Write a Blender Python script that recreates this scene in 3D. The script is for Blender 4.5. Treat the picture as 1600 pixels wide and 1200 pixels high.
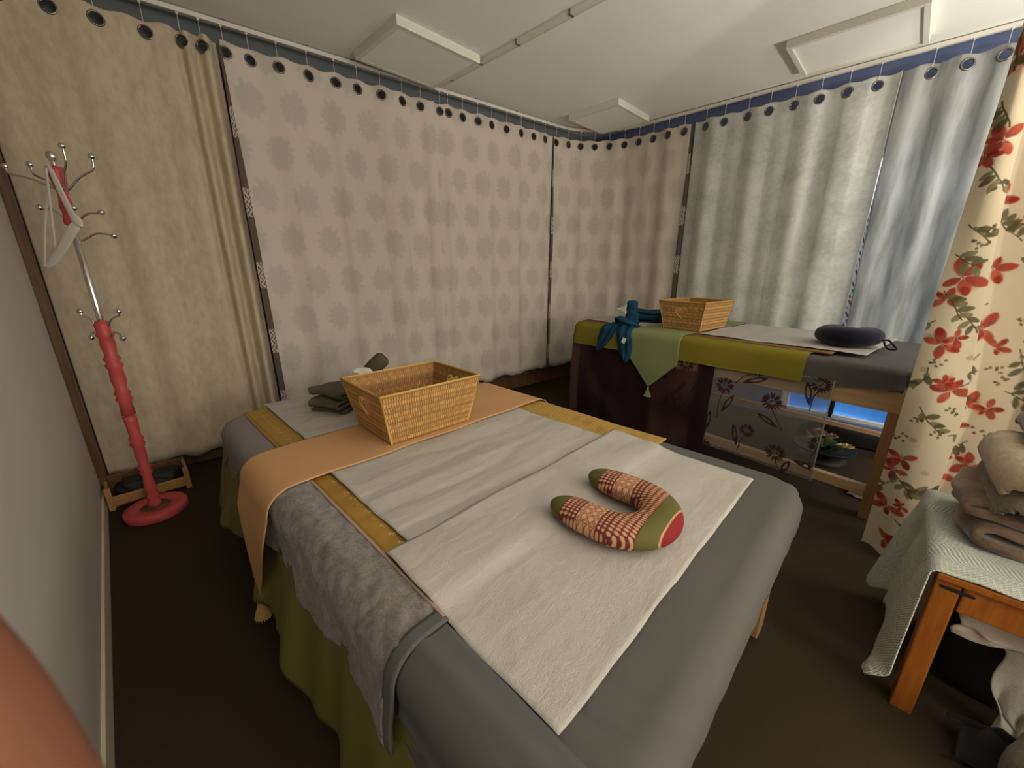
import bpy, bmesh, math, random
import numpy as np
from mathutils import Vector, Matrix

# ------------------------------------------------------------------ scene
for o in list(bpy.data.objects):
    bpy.data.objects.remove(o, do_unlink=True)
SC = bpy.context.scene
COL = SC.collection
PI = math.pi

# camera -------------------------------------------------------------
CAM_LOC = Vector((0.0, 0.0, 1.25))
YAW = math.radians(45.3)                      # from +Y towards +X
PITCH = math.atan(180.0 / 607.0)
c_fwd = Vector((math.sin(YAW) * math.cos(PITCH), math.cos(YAW) * math.cos(PITCH), -math.sin(PITCH)))
c_right = Vector((math.cos(YAW), -math.sin(YAW), 0))
c_up = c_right.cross(c_fwd)
cam_d = bpy.data.cameras.new('camera')
cam = bpy.data.objects.new('camera', cam_d)
COL.objects.link(cam)
cam_d.sensor_width = 36.0
cam_d.lens = 607.0 / 1600.0 * 36.0
cam_d.clip_start = 0.005
cam.matrix_world = Matrix(((c_right.x, c_up.x, -c_fwd.x, 0), (c_right.y, c_up.y, -c_fwd.y, 0),
                           (c_right.z, c_up.z, -c_fwd.z, CAM_LOC.z), (0, 0, 0, 1)))
cam_d.dof.use_dof = True
cam_d.dof.focus_distance = 2.2
cam_d.dof.aperture_fstop = 15.0
SC.camera = cam

# world: daylight that reaches the room through the window only
W = bpy.data.worlds.new('daylight')
SC.world = W
W.use_nodes = True
W.node_tree.nodes['Background'].inputs[0].default_value = (0.72, 0.86, 1.0, 1)
W.node_tree.nodes['Background'].inputs[1].default_value = 2.2

def lamp(name, kind, loc, power, col, **kw):
    d = bpy.data.lights.new(name, kind)
    d.energy = power
    d.color = col
    for k, v in kw.items():
        setattr(d, k, v)
    o = bpy.data.objects.new(name, d)
    o.location = loc
    COL.objects.link(o)
    return o

# two warm lamps in the rear half of the room behind the photographer, either side of the floral curtain
lamp('room_lamp', 'POINT', (0.55, -3.1, 1.55), 92.0, (1.0, 0.91, 0.79), shadow_soft_size=0.30)
lamp('rear_lamp', 'POINT', (3.1, -3.0, 1.55), 70.0, (1.0, 0.92, 0.81), shadow_soft_size=0.30)
# two added fill spots behind the camera, invented to brighten the ceiling
for nm, loc, pw in (('ceiling_fill', (0.95, -2.3, 0.85), 270.0), ('ceiling_fill', (3.2, -1.9, 0.85), 200.0)):
    up = lamp(nm, 'SPOT', loc, pw, (1.0, 0.93, 0.81), shadow_soft_size=0.12, spot_size=math.radians(165), spot_blend=0.6)
    up.rotation_euler = (PI, 0, 0)

SC.view_settings.view_transform = 'Standard'
SC.view_settings.look = 'None'
SC.view_settings.gamma = 1.0
SC.view_settings.use_curve_mapping = False
SC.view_settings.exposure = 0.0

# ------------------------------------------------------------------ node expressions
class X:
    def __init__(s, nt, sock): s.nt = nt; s.s = sock
    def _m(s, op, a, b=None, c=None):
        n = s.nt.nodes.new('ShaderNodeMath'); n.operation = op
        for i, v in enumerate((a, b, c)):
            if v is None: continue
            if isinstance(v, X): s.nt.links.new(v.s, n.inputs[i])
            else: n.inputs[i].default_value = v
        return X(s.nt, n.outputs[0])
    def __add__(s, o): return s._m('ADD', s, o)
    __radd__ = __add__
    def __sub__(s, o): return s._m('SUBTRACT', s, o)
    def __rsub__(s, o): return s._m('SUBTRACT', o, s)
    def __mul__(s, o): return s._m('MULTIPLY', s, o)
    __rmul__ = __mul__
    def __truediv__(s, o): return s._m('DIVIDE', s, o)
    def f(s, op, *a): return s._m(op, s, *a)
    def smooth(s, a, b, lo=0.0, hi=1.0):
        n = s.nt.nodes.new('ShaderNodeMapRange'); n.interpolation_type = 'SMOOTHSTEP'
        s.nt.links.new(s.s, n.inputs[0])
        for i, v in enumerate((a, b, lo, hi)): n.inputs[i + 1].default_value = v
        return X(s.nt, n.outputs[0])

class T:                                         # one material tree
    def __init__(s, name):
        s.mat = bpy.data.materials.new(name); s.mat.use_nodes = True
        s.nt = s.mat.node_tree; s.nt.nodes.clear()
        s.tc = s.nt.nodes.new('ShaderNodeTexCoord')
    def sep(s, sock):
        n = s.nt.nodes.new('ShaderNodeSeparateXYZ'); s.nt.links.new(sock, n.inputs[0])
        return [X(s.nt, n.outputs[i]) for i in range(3)]
    def uv(s): return s.sep(s.tc.outputs['UV'])[:2]
    def obj(s): return s.sep(s.tc.outputs['Object'])
    def noise(s, scale, detail=3, stretch=None, rough=0.55, coord='Object'):
        n = s.nt.nodes.new('ShaderNodeTexNoise')
        n.inputs['Scale'].default_value = scale; n.inputs['Detail'].default_value = detail
        n.inputs['Roughness'].default_value = rough
        v = s.tc.outputs[coord]
        if stretch:
            mp = s.nt.nodes.new('ShaderNodeMapping'); mp.inputs['Scale'].default_value = stretch
            s.nt.links.new(v, mp.inputs[0]); v = mp.outputs[0]
        s.nt.links.new(v, n.inputs['Vector'])
        return X(s.nt, n.outputs[0])
    def voro(s, scale, coord='Object'):
        n = s.nt.nodes.new('ShaderNodeTexVoronoi'); n.inputs['Scale'].default_value = scale
        s.nt.links.new(s.tc.outputs[coord], n.inputs['Vector'])
        return X(s.nt, n.outputs[0])
    def attr(s, name='Col'):
        n = s.nt.nodes.new('ShaderNodeAttribute'); n.attribute_name = name
        return n.outputs['Color'], X(s.nt, n.outputs['Alpha'])
    def mix(s, fac, a, b, blend='MIX'):
        n = s.nt.nodes.new('ShaderNodeMix'); n.data_type = 'RGBA'; n.blend_type = blend
        for i, v in ((0, fac), (6, a), (7, b)):
            if isinstance(v, X): s.nt.links.new(v.s, n.inputs[i])
            elif hasattr(v, 'is_linked'): s.nt.links.new(v, n.inputs[i])
            elif i == 0: n.inputs[i].default_value = v
            else: n.inputs[i].default_value = (v[0], v[1], v[2], 1)
        return n.outputs[2]
    def done(s, color, rough=0.85, bump=None, bstr=0.3, bdist=0.002, metal=0.0, trans=0.0, tcol=None, spec=0.3,
             alpha=None, sheen=0.0, transmission=0.0):
        p = s.nt.nodes.new('ShaderNodeBsdfPrincipled'); out = s.nt.nodes.new('ShaderNodeOutputMaterial')
        def put(inp, v):
            if isinstance(v, X): s.nt.links.new(v.s, inp)
            elif hasattr(v, 'is_linked'): s.nt.links.new(v, inp)
            elif isinstance(v, (tuple, list)): inp.default_value = (v[0], v[1], v[2], 1)
            else: inp.default_value = v
        put(p.inputs['Base Color'], color); put(p.inputs['Roughness'], rough)
        put(p.inputs['Metallic'], metal); put(p.inputs['Specular IOR Level'], spec)
        if sheen: p.inputs['Sheen Weight'].default_value = sheen
        if transmission: p.inputs['Transmission Weight'].default_value = transmission
        if alpha is not None: put(p.inputs['Alpha'], alpha)
        if bump is not None:
            b = s.nt.nodes.new('ShaderNodeBump'); b.inputs['Strength'].default_value = bstr
            b.inputs['Distance'].default_value = bdist
            s.nt.links.new(bump.s, b.inputs['Height']); s.nt.links.new(b.outputs[0], p.inputs['Normal'])
        sh = p.outputs[0]
        if trans:
            t = s.nt.nodes.new('ShaderNodeBsdfTranslucent'); put(t.inputs[0], tcol if tcol is not None else color)
            m = s.nt.nodes.new('ShaderNodeMixShader'); m.inputs[0].default_value = trans
            s.nt.links.new(sh, m.inputs[1]); s.nt.links.new(t.outputs[0], m.inputs[2]); sh = m.outputs[0]
        s.nt.links.new(sh, out.inputs[0])
        return s.mat

def srgb(r, g, b):
    f = lambda c: (c / 255 / 12.92) if c / 255 <= 0.04045 else ((c / 255 + 0.055) / 1.055) ** 2.4
    return (f(r), f(g), f(b))

def plain(name, col, rough=0.6, var=0.06, scale=12, metal=0.0, bstr=0.0, bscale=200, spec=0.3, stretch=None):
    t = T(name); n = t.noise(scale, 4, stretch)
    c = t.mix(n, [v * (1 - var) for v in col], [min(1, v * (1 + var)) for v in col])
    return t.done(c, rough, t.noise(bscale, 2) if bstr else None, bstr, 0.001, metal, spec=spec)

def fabric(name, col, var=0.08, weave=450, bstr=0.35, patch=5, rough=0.95, trans=0.0, sheen=0.0, bdist=0.0015):
    t = T(name); n = t.noise(patch, 4); w = t.noise(weave, 2)
    c = t.mix(n * 0.6 + w * 0.4, [v * (1 - var) for v in col], [min(1, v * (1 + var)) for v in col])
    return t.done(c, rough, w + n * 0.5, bstr, bdist, trans=trans, spec=0.15, sheen=sheen)

def plush(name, ca, cb, scale=60, var_scale=9, bstr=0.9):
    t = T(name); a = t.noise(scale, 5, rough=0.75); b = t.noise(var_scale, 4)
    c = t.mix((a * 0.65 + b * 0.6 - 0.1).smooth(0.3, 0.75), ca, cb)
    return t.done(c, 0.98, a, bstr, 0.006, spec=0.05, sheen=0.4)

def wood(name, ca, cb, grain=(2, 30, 30), rough=0.5, knots=False, spec=0.35):
    t = T(name); n = t.noise(3.0, 5, grain); m = t.noise(1.4, 2, grain)
    c = t.mix((n * 0.7 + m * 0.4).smooth(0.3, 0.8), ca, cb)
    if knots:
        v = t.voro(5.5)
        c = t.mix(v.smooth(0.03, 0.09, 0.75, 0.0), c, [x * 0.35 for x in ca])
    return t.done(c, rough, n, 0.1, 0.001, spec=spec)

def vcol(name, var=0.1, weave=500, bstr=0.3, trans=0.0, rough=0.92, alpha=False, spec=0.15, bdist=0.001):
    t = T(name); col, a = t.attr(); w = t.noise(weave, 2); n = t.noise(20, 3)
    c = t.mix(1.0, col, t.mix(w * 0.5 + n * 0.5, (1 - var,) * 3, (1 + var,) * 3), 'MULTIPLY')
    return t.done(c, rough, w, bstr, bdist, trans=trans, spec=spec, alpha=a if alpha else None)

# ------------------------------------------------------------------ mesh helpers
def put(name, me, mat, parent=None, loc=None, rotz=None, mw=None):
    o = bpy.data.objects.new(name, me); COL.objects.link(o)
    if mat is not None and not me.materials: me.materials.append(mat)
    if parent is not None: o.parent = parent
    if loc is not None: o.location = loc
    if rotz is not None: o.rotation_euler = (0, 0, rotz)
    if mw is not None: o.matrix_local = mw
    return o

def tag(o, label, cat, group=None, kind=None):
    if label: o['label'] = label
    if cat: o['category'] = cat
    if group: o['group'] = group
    if kind: o['kind'] = kind
    return o

def struct(o): o['kind'] = 'structure'; return o

def thing(name, label, cat, loc=(0, 0, 0), rotz=0.0, group=None, parent_mw=None):
    o = bpy.data.objects.new(name, None); COL.objects.link(o); o.empty_display_size = 0.05
    o.location = loc; o.rotation_euler = (0, 0, rotz)
    if parent_mw is not None: o.matrix_world = parent_mw
    return tag(o, label, cat, group)

def mk(name, v, f, smooth=True, uv=None, col=None):
    me = bpy.data.meshes.new(name)
    me.from_pydata([tuple(map(float, p)) for p in v], [], f)
    if smooth: me.polygons.foreach_set('use_smooth', [True] * len(me.polygons))
    if uv is not None:
        l = me.uv_layers.new(name='UVMap')
        idx = np.zeros(len(me.loops), dtype=np.int32); me.loops.foreach_get('vertex_index', idx)
        l.data.foreach_set('uv', np.asarray(uv, dtype=np.float32)[idx].ravel())
    if col is not None:
        ca = me.color_attributes.new('Col', 'FLOAT_COLOR', 'POINT')
        c = np.ones((len(v), 4), dtype=np.float32); cc = np.asarray(col); c[:, :cc.shape[1]] = cc
        ca.data.foreach_set('color', c.ravel())
    me.update()
    return me

def gfaces(nu, nv, wu=False, wv=False, keep=None):
    f = []
    for i in range(nu if wu else nu - 1):
        for j in range(nv if wv else nv - 1):
            if keep is not None and not keep[i, j]: continue
            a = i * nv + j; b = ((i + 1) % nu) * nv + j
            c = ((i + 1) % nu) * nv + (j + 1) % nv; d = i * nv + (j + 1) % nv
            f.append((a, b, c, d))
    return f

def sheet(name, P, mat, parent=None, thick=0.0, uv=None, col=None, keep=None, wu=False, wv=False, off=0.0, mw=None):
    nu, nv = P.shape[:2]
    me = mk(name, P.reshape(-1, 3), gfaces(nu, nv, wu, wv, keep), True,
            None if uv is None else uv.reshape(-1, 2), None if col is None else col.reshape(nu * nv, -1))
    o = put(name, me, mat, parent, mw=mw)
    if thick:
        m = o.modifiers.new('thickness', 'SOLIDIFY'); m.thickness = thick; m.offset = off
    return o

def box_me(name, x0, x1, y0, y1, z0, z1, bev=0.0, seg=2):
    bm = bmesh.new(); bmesh.ops.create_cube(bm, size=1)
    for v in bm.verts:
        v.co = Vector((x0 + (v.co.x + .5) * (x1 - x0), y0 + (v.co.y + .5) * (y1 - y0), z0 + (v.co.z + .5) * (z1 - z0)))
    if bev: bmesh.ops.bevel(bm, geom=list(bm.edges), offset=bev, segments=seg, affect='EDGES', profile=0.6)
    me = bpy.data.meshes.new(name); bm.to_mesh(me); bm.free(); return me

def box(name, x0, x1, y0, y1, z0, z1, mat, parent=None, bev=0.004, mw=None):
    return put(name, box_me(name, x0, x1, y0, y1, z0, z1, bev), mat, parent, mw=mw)

def tube_me(name, pts, rad, seg=12, flat=1.0, upv=None, caps=True, col=None):
    pts = np.asarray(pts, float); n = len(pts)
    rad = np.full(n, rad) if np.isscalar(rad) else np.asarray(rad, float)
    tan = np.gradient(pts, axis=0); tan /= np.linalg.norm(tan, axis=1)[:, None] + 1e-12
    u = np.array(upv if upv is not None else (0, 0, 1), float)
    if abs(tan[0] @ u) > 0.95 and upv is None: u = np.array((1.0, 0, 0))
    V = np.zeros((n, seg, 3))
    for i in range(n):
        s = np.cross(tan[i], u); s /= np.linalg.norm(s) + 1e-12
        w = np.cross(s, tan[i])
        if upv is None: u = w
        for k in range(seg):
            a = 2 * PI * k / seg
            V[i, k] = pts[i] + rad[i] * (math.cos(a) * s + math.sin(a) * w * flat)
    v = list(V.reshape(-1, 3)); f = gfaces(n, seg, False, True)
    f = [(a, d, c, b) for a, b, c, d in f]
    if caps:
        v.append(pts[0]); v.append(pts[-1]); a0, b0 = n * seg, n * seg + 1
        for k in range(seg):
            f.append((a0, k, (k + 1) % seg)); f.append((b0, (n - 1) * seg + (k + 1) % seg, (n - 1) * seg + k))
    return mk(name, v, f)

def lathe_me(name, prof, seg=28, closed=False):
    n = len(prof); v = []
    for r, z in prof:
        for k in range(seg):
            a = 2 * PI * k / seg; v.append((r * math.cos(a), r * math.sin(a), z))
    return mk(name, v, [(a, d, c, b)[::-1] for a, b, c, d in gfaces(n, seg, closed, True)])

def smoothpath(pts, n=40):
    pts = np.asarray(pts, float); m = len(pts)
    P = np.vstack([2 * pts[0] - pts[1], pts, 2 * pts[-1] - pts[-2]])
    out = []
    for t in np.linspace(0, m - 1 - 1e-9, n):
        i = int(t); f = t - i; a, b, c, d = P[i], P[i + 1], P[i + 2], P[i + 3]
        out.append(0.5 * (2 * b + (c - a) * f + (2 * a - 5 * b + 4 * c - d) * f * f + (3 * b - a - 3 * c + d) * f ** 3))
    return np.array(out)

def wn(x, y, seed, freq, n=7):
    r = np.random.RandomState(seed); o = 0
    for i in range(n):
        a = r.uniform(0, 2 * PI); k = freq * r.uniform(0.6, 1.7); ph = r.uniform(0, 2 * PI)
        o = o + np.sin(k * (x * math.cos(a) + y * math.sin(a)) + ph)
    return o / n ** 0.5

def sstep(a, b, x):
    t = np.clip((x - a) / (b - a), 0, 1); return t * t * (3 - 2 * t)

# flat print rasterised into colour attributes -----------------------
def pnt(C, m, col, a=1.0):
    m = np.clip(m * a, 0, 1)[..., None]; C[..., :3] = C[..., :3] * (1 - m) + np.array(col) * m

def m_ell(U, V, cx, cy, a, b, ang, soft=0.15):
    c, s = math.cos(ang), math.sin(ang); dx, dy = U - cx, V - cy
    x, y = c * dx + s * dy, -s * dx + c * dy
    return sstep(1 + soft, 1 - soft, np.sqrt((x / a) ** 2 + (y / b) ** 2))

def m_leaf(U, V, x0, y0, ang, L, w, soft=0.2):
    c, s = math.cos(ang), math.sin(ang); dx, dy = U - x0, V - y0
    x, y = (c * dx + s * dy) / L, -s * dx + c * dy
    h = w * np.clip(4 * x * (1 - x), 0, 1) ** 0.8
    return np.where((x > 0) & (x < 1), sstep(h * (1 + soft) + 2e-4, h * (1 - soft), np.abs(y)), 0)

def m_line(U, V, pts, w):
    d = np.full(U.shape, 9.0)
    for (x0, y0), (x1, y1) in zip(pts[:-1], pts[1:]):
        L2 = (x1 - x0) ** 2 + (y1 - y0) ** 2 + 1e-12
        t = np.clip(((U - x0) * (x1 - x0) + (V - y0) * (y1 - y0)) / L2, 0, 1)
        d = np.minimum(d, np.hypot(U - x0 - t * (x1 - x0), V - y0 - t * (y1 - y0)))
    return sstep(w * 1.3, w * 0.7, d)

# ------------------------------------------------------------------ materials
M = {}
def carpet():
    t = T('carpet'); a = t.noise(260, 3, rough=0.8); b = t.noise(2.2, 4)
    c = t.mix(a * 0.7 + b * 0.4, srgb(44, 37, 29), srgb(72, 61, 49))
    return t.done(c, 1.0, a, 0.8, 0.004, spec=0.05)
M['carpet'] = carpet()
M['ceiling'] = plain('ceiling_paint', (0.86, 0.86, 0.80), 0.8, 0.05, 3, bstr=0.15, bscale=90)
M['wall'] = plain('wall_paint', (0.52, 0.49, 0.45), 0.6, 0.06, 3, bstr=0.1, bscale=60)
M['slate'] = plain('slate_blue_paint', (0.13, 0.145, 0.155), 0.7, 0.10, 4)
M['blue_wall'] = plain('blue_paint', (0.16, 0.20, 0.38), 0.7, 0.08, 4)
M['cream'] = plain('cream_gloss', (0.62, 0.57, 0.42), 0.4, 0.05, 8)
M['white'] = plain('white_plastic', (0.72, 0.70, 0.62), 0.45, 0.04, 8)
M['panel'] = plain('panel_white', (0.70, 0.69, 0.61), 0.6, 0.04, 6)
M['chrome'] = plain('chrome', (0.72, 0.70, 0.66), 0.18, 0.03, 8, metal=1.0)
M['bronze'] = plain('dark_bronze', (0.22, 0.20, 0.17), 0.35, 0.1, 30, metal=0.9)
M['pink'] = plain('pink_paint', (0.52, 0.080, 0.080), 0.4, 0.12, 25, bstr=0.1, bscale=80)
M['dark'] = plain('black_rubber', (0.02, 0.018, 0.016), 0.6)
M['glass'] = None
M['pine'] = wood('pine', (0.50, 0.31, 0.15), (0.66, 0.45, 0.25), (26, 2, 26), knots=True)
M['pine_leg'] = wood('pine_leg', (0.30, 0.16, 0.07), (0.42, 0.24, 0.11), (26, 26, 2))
M['orange_wood'] = wood('orange_wood', (0.30, 0.088, 0.013), (0.42, 0.145, 0.028), (26, 26, 3), rough=0.3)
M['dark_wood'] = wood('dark_wood', (0.075, 0.036, 0.015), (0.16, 0.08, 0.032), (26, 26, 2))
M['crate_wood'] = wood('crate_wood', (0.30, 0.15, 0.05), (0.45, 0.24, 0.09), (3, 26, 26))

def damask():
    t = T('damask'); u, v = t.uv()
    row = (v / 0.26).f('FLOOR'); st = (row * 0.5).f('FRACT')
    fx = ((u / 0.235) + st).f('FRACT') - 0.5; fy = (v / 0.26).f('FRACT') - 0.5
    dx, dy = fx * 0.235, fy * 0.26
    r = ((dx / 0.082) * (dx / 0.082) + (dy / 0.108) * (dy / 0.108)).f('SQRT')
    ang = dy.f('ARCTAN2', dx)
    n1 = t.noise(30, 4, coord='UV'); n2 = t.noise(95, 3, coord='UV')
    rr = r + (ang * 12).f('SINE') * 0.07 + (n1 - 0.5) * 0.95
    mask = rr.smooth(0.66, 1.10, 1.0, 0.0) * (n2.smooth(0.30, 0.60) * 0.5 + 0.5)
    base = t.mix(t.noise(3, 3), (0.66, 0.585, 0.51), (0.73, 0.655, 0.57))
    c = t.mix(mask * 0.42, base, (0.40, 0.375, 0.315))
    w = t.noise(500, 2)
    return t.done(c, 0.85, w + mask * 0.6, 0.3, 0.0015, trans=0.12, spec=0.2)
M['damask'] = damask()

def sage():
    t = T('sage_damask'); n = t.noise(6, 4); m = t.noise(40, 3)
    c = t.mix((n * 0.7 + m * 0.4).smooth(0.4, 0.75), (0.76, 0.77, 0.73), (0.57, 0.585, 0.545))
    return t.done(c, 0.75, t.noise(500, 2), 0.3, 0.0015, trans=0.30, spec=0.25)
M['sage'] = sage()

def beige():
    t = T('beige_brocade'); n = t.noise(5, 4); m = t.noise(22, 4, (1.6, 1.6, 0.7))
    c = t.mix((n * 0.35 + m * 0.7).smooth(0.35, 0.75), (0.64, 0.54, 0.395), (0.51, 0.425, 0.30))
    return t.done(c, 0.9, m + t.noise(400, 2) * 0.5, 0.4, 0.003, trans=0.08, spec=0.15)
M['beige'] = beige()
def silver():
    t = T('pale_silver'); n = t.noise(11, 5, (1.3, 1.3, 0.22)); 
    c = t.mix(n.smooth(0.35, 0.7), (0.58, 0.60, 0.60), (0.34, 0.355, 0.36))
    return t.done(c, 0.7, t.noise(400, 2), 0.3, 0.0015, trans=0.42, spec=0.25)
M['silver'] = silver()
M['print'] = vcol('printed_cotton', 0.08, 500, 0.25, trans=0.06)
M['lining'] = vcol('lining_print', 0.12)
M['paper'] = None
def paper():
    t = T('couch_paper'); n = t.noise(9, 5, (1, 2.2, 1)); f = t.noise(330, 2); k = t.noise(3.2, 3)
    c = t.mix(n * 0.5 + k * 0.5, (0.46, 0.425, 0.385), (0.56, 0.53, 0.49))
    return t.done(c, 0.9, n * 1.2 + f * 0.25, 0.7, 0.007, trans=0.1, spec=0.1)
M['paper'] = paper()
M['grey_sheet'] = fabric('grey_sheet', (0.108, 0.102, 0.096), 0.10, 500, 0.25, 3)
M['lilac_sheet'] = fabric('lilac_grey_sheet', (0.23, 0.205, 0.205), 0.08, 300, 0.4, 6)
M['fluff'] = plush('grey_plush', (0.29, 0.25, 0.235), (0.125, 0.105, 0.10), 130, 34)
M['hem'] = fabric('dark_grey_hem', (0.105, 0.105, 0.10), 0.06, 400, 0.3)
M['piping'] = fabric('pale_piping', (0.36, 0.27, 0.21), 0.05)
M['olive_skirt'] = fabric('olive_satin', (0.165, 0.150, 0.040), 0.2, 200, 0.25, 4, rough=0.55)
M['peach'] = fabric('peach_weave', (0.55, 0.315, 0.15), 0.08, 380, 0.5, 4)
M['tassel'] = fabric('tassel_gold', (0.50, 0.30, 0.12), 0.2, 200, 0.4, 40)
M['mat'] = vcol('brocade_mat', 0.18, 300, 0.4, rough=0.6, spec=0.4)
M['basket'] = vcol('wicker', 0.15, 160, 0.3, rough=0.6, spec=0.3)
M['wicker'] = plain('wicker_rim', (0.56, 0.32, 0.10), 0.6, 0.25, 60, bstr=0.4, bscale=150)
M['green_towel'] = fabric('olive_terry', (0.098, 0.092, 0.062), 0.25, 250, 0.9, 14, bdist=0.004)
M['olive_cloth'] = fabric('dark_olive_cloth', (0.10, 0.085, 0.055), 0.2, 300, 0.5, 14)
M['tissue'] = fabric('white_tissue', (0.78, 0.75, 0.68), 0.06, 60, 0.5, 20)
M['blue_towel'] = fabric('teal_terry', (0.012, 0.060, 0.115), 0.25, 250, 0.9, 14, bdist=0.004)
M['lime'] = fabric('lime_felt', (0.215, 0.185, 0.022), 0.14, 300, 0.6, 7)
M['sage_runner'] = fabric('sage_runner', (0.235, 0.27, 0.125), 0.10, 380, 0.5, 5)
M['brown_mat'] = plain('brown_mat', (0.20, 0.095, 0.035), 0.7, 0.25, 60, bstr=0.4)
M['plum'] = vcol('plum_voile', 0.25, 300, 0.3, rough=0.7)
M['voile'] = vcol('flowered_voile', 0.05, 400, 0.1, alpha=True, rough=0.8)
M['navy'] = fabric('navy_plush', (0.010, 0.009, 0.022), 0.3, 300, 0.5, 20, sheen=0.15)
M['pillow'] = vcol('ikat_weave', 0.12, 700, 0.35, rough=0.8, spec=0.25)
M['mint'] = None
def mint():
    t = T('mint_crochet'); x, y, z = t.obj(); u, v = t.uv()
    a = (u * 2 * PI / 0.0075 + (t.noise(30, 2, coord='UV') - 0.5) * 3).f('SINE')
    b = (v * 2 * PI / 0.010 + (u * 2 * PI / 0.0075).f('SINE') * 0.3).f('SINE')
    h = (a * b); m = h.smooth(-0.7, 0.3)
    c = t.mix(m, (0.34, 0.37, 0.325), (0.64, 0.67, 0.60))
    c = t.mix(t.noise(60, 2).smooth(0.55, 0.8) * 0.35, c, (0.60, 0.62, 0.57))
    return t.done(c, 0.95, m + t.noise(200, 2) * 0.4, 0.8, 0.004, spec=0.1)
M['mint'] = mint()
M['cream_fleece'] = plush('cream_fleece', (0.50, 0.40, 0.27), (0.36, 0.28, 0.185), 120, 12, 0.5)
M['grey_fleece'] = plush('taupe_fleece', (0.30, 0.25, 0.20), (0.15, 0.12, 0.10), 60, 14, 0.9)
M['camo'] = plush('brown_blanket', (0.035, 0.022, 0.018), (0.26, 0.17, 0.11), 9, 7, 0.3)
M['camo2'] = plush('tan_blanket', (0.09, 0.055, 0.04), (0.30, 0.20, 0.13), 12, 7, 0.3)
M['dark_cloth'] = fabric('dark_cloth', (0.025, 0.022, 0.022), 0.2)
M['white_cloth'] = fabric('white_cotton', (0.58, 0.52, 0.46), 0.08, 300, 0.4, 10)
M['grey_knit'] = fabric('grey_knit', (0.36, 0.34, 0.29), 0.15, 150, 0.8, 10)
M['skin'] = None
def skin():
    t = T('skin'); n = t.noise(180, 3); c = t.mix(n, (0.17, 0.060, 0.033), (0.20, 0.075, 0.041))  # colour darkened to include the shade a phone would cast here
    return t.done(c, 0.55, t.noise(900, 2), 0.2, 0.0004, spec=0.3)
M['skin'] = skin()
M['belt'] = fabric('white_belt', (0.62, 0.58, 0.50), 0.05, 400, 0.3)
M['leaf'] = plain('leaf_green', (0.06, 0.10, 0.03), 0.5, 0.4, 30)
M['petal_pink'] = plain('dusty_pink', (0.36, 0.24, 0.17), 0.7, 0.2, 40)
M['petal_yellow'] = plain('pale_yellow', (0.55, 0.46, 0.16), 0.7, 0.15, 40)
M['blue_glimpse'] = plain('blue_glimpse_sheet', (0.10, 0.36, 0.85), 0.5, 0.15, 6)
def glass():
    t = T('window_glass'); s = t.nt; out = s.nodes.new('ShaderNodeOutputMaterial')
    a = s.nodes.new('ShaderNodeBsdfTransparent'); b = s.nodes.new('ShaderNodeBsdfGlossy'); b.inputs['Roughness'].default_value = 0.05
    m = s.nodes.new('ShaderNodeMixShader'); m.inputs[0].default_value = 0.06
    s.links.new(a.outputs[0], m.inputs[1]); s.links.new(b.outputs[0], m.inputs[2]); s.links.new(m.outputs[0], out.inputs[0])
    return t.mat
M['glass'] = glass()
M['dark_glass'] = plain('dark_glass', (0.010, 0.014, 0.012), 0.35, 0.1, 8, spec=0.25)

# ------------------------------------------------------------------ room shell
CEIL = 2.58
XL, XR, YF = -0.25, 3.99, -3.6
def wall_back_y(x): return 3.24 - 0.1216 * (x + 0.3)
me = mk('floor', [(XL - .05, YF, 0), (XR + .05, YF, 0), (XR + .05, 2.75, 0), (XL - .05, 3.3, 0)], [(0, 1, 2, 3)], False)
struct(put('floor', me, M['carpet']))
v = [(XL - .05, YF, CEIL), (XR + .05, YF, CEIL), (XR + .05, 2.75, CEIL), (XL - .05, 3.3, CEIL)]
v += [(a, b, c + 0.05) for a, b, c in v]
struct(put('ceiling', mk('ceiling', v, [(3, 2, 1, 0), (4, 5, 6, 7), (0, 1, 5, 4), (1, 2, 6, 5), (2, 3, 7, 6), (3, 0, 4, 7)], False), M['ceiling']))
struct(box('wall_left', XL - 0.1, XL, YF, 3.3, 0, CEIL, M['wall'], bev=0))
struct(box('wall_front', XL - 0.1, XR + 0.1, YF - 0.1, YF, 0, CEIL, M['wall'], bev=0))
a, b = (XL - .05, wall_back_y(XL - .05)), (XR + .05, wall_back_y(XR + .05))
v = []
for (x, y) in (a, b, (b[0], b[1] + .1), (a[0], a[1] + .1)): v += [(x, y, 0), (x, y, CEIL)]
struct(put('wall_back', mk('wall_back', v, [(0, 1, 3, 2), (2, 3, 5, 4), (4, 5, 7, 6), (6, 7, 1, 0)], False), M['slate']))
# right wall with its low glazed opening
WY0, WY1, WZ0, WZ1 = -1.15, 0.60, 0.06, 2.05
v, f = [], []
def addbox(x0, x1, y0, y1, z0, z1):
    n = len(v)
    v.extend([(x, y, z) for x in (x0, x1) for y in (y0, y1) for z in (z0, z1)])
    for q in ((0, 1, 3, 2), (4, 6, 7, 5), (0, 4, 5, 1), (2, 3, 7, 6), (0, 2, 6, 4), (1, 5, 7, 3)): f.append(tuple(n + i for i in q))
addbox(XR, XR + .1, YF, WY0, 0, CEIL); addbox(XR, XR + .1, WY1, 2.8, 0, CEIL)
addbox(XR, XR + .1, WY0, WY1, WZ1, CEIL); addbox(XR, XR + .1, WY0, WY1, 0, WZ0)
struct(put('wall_right', mk('wall_right', v, f, False), M['blue_wall']))
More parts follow.
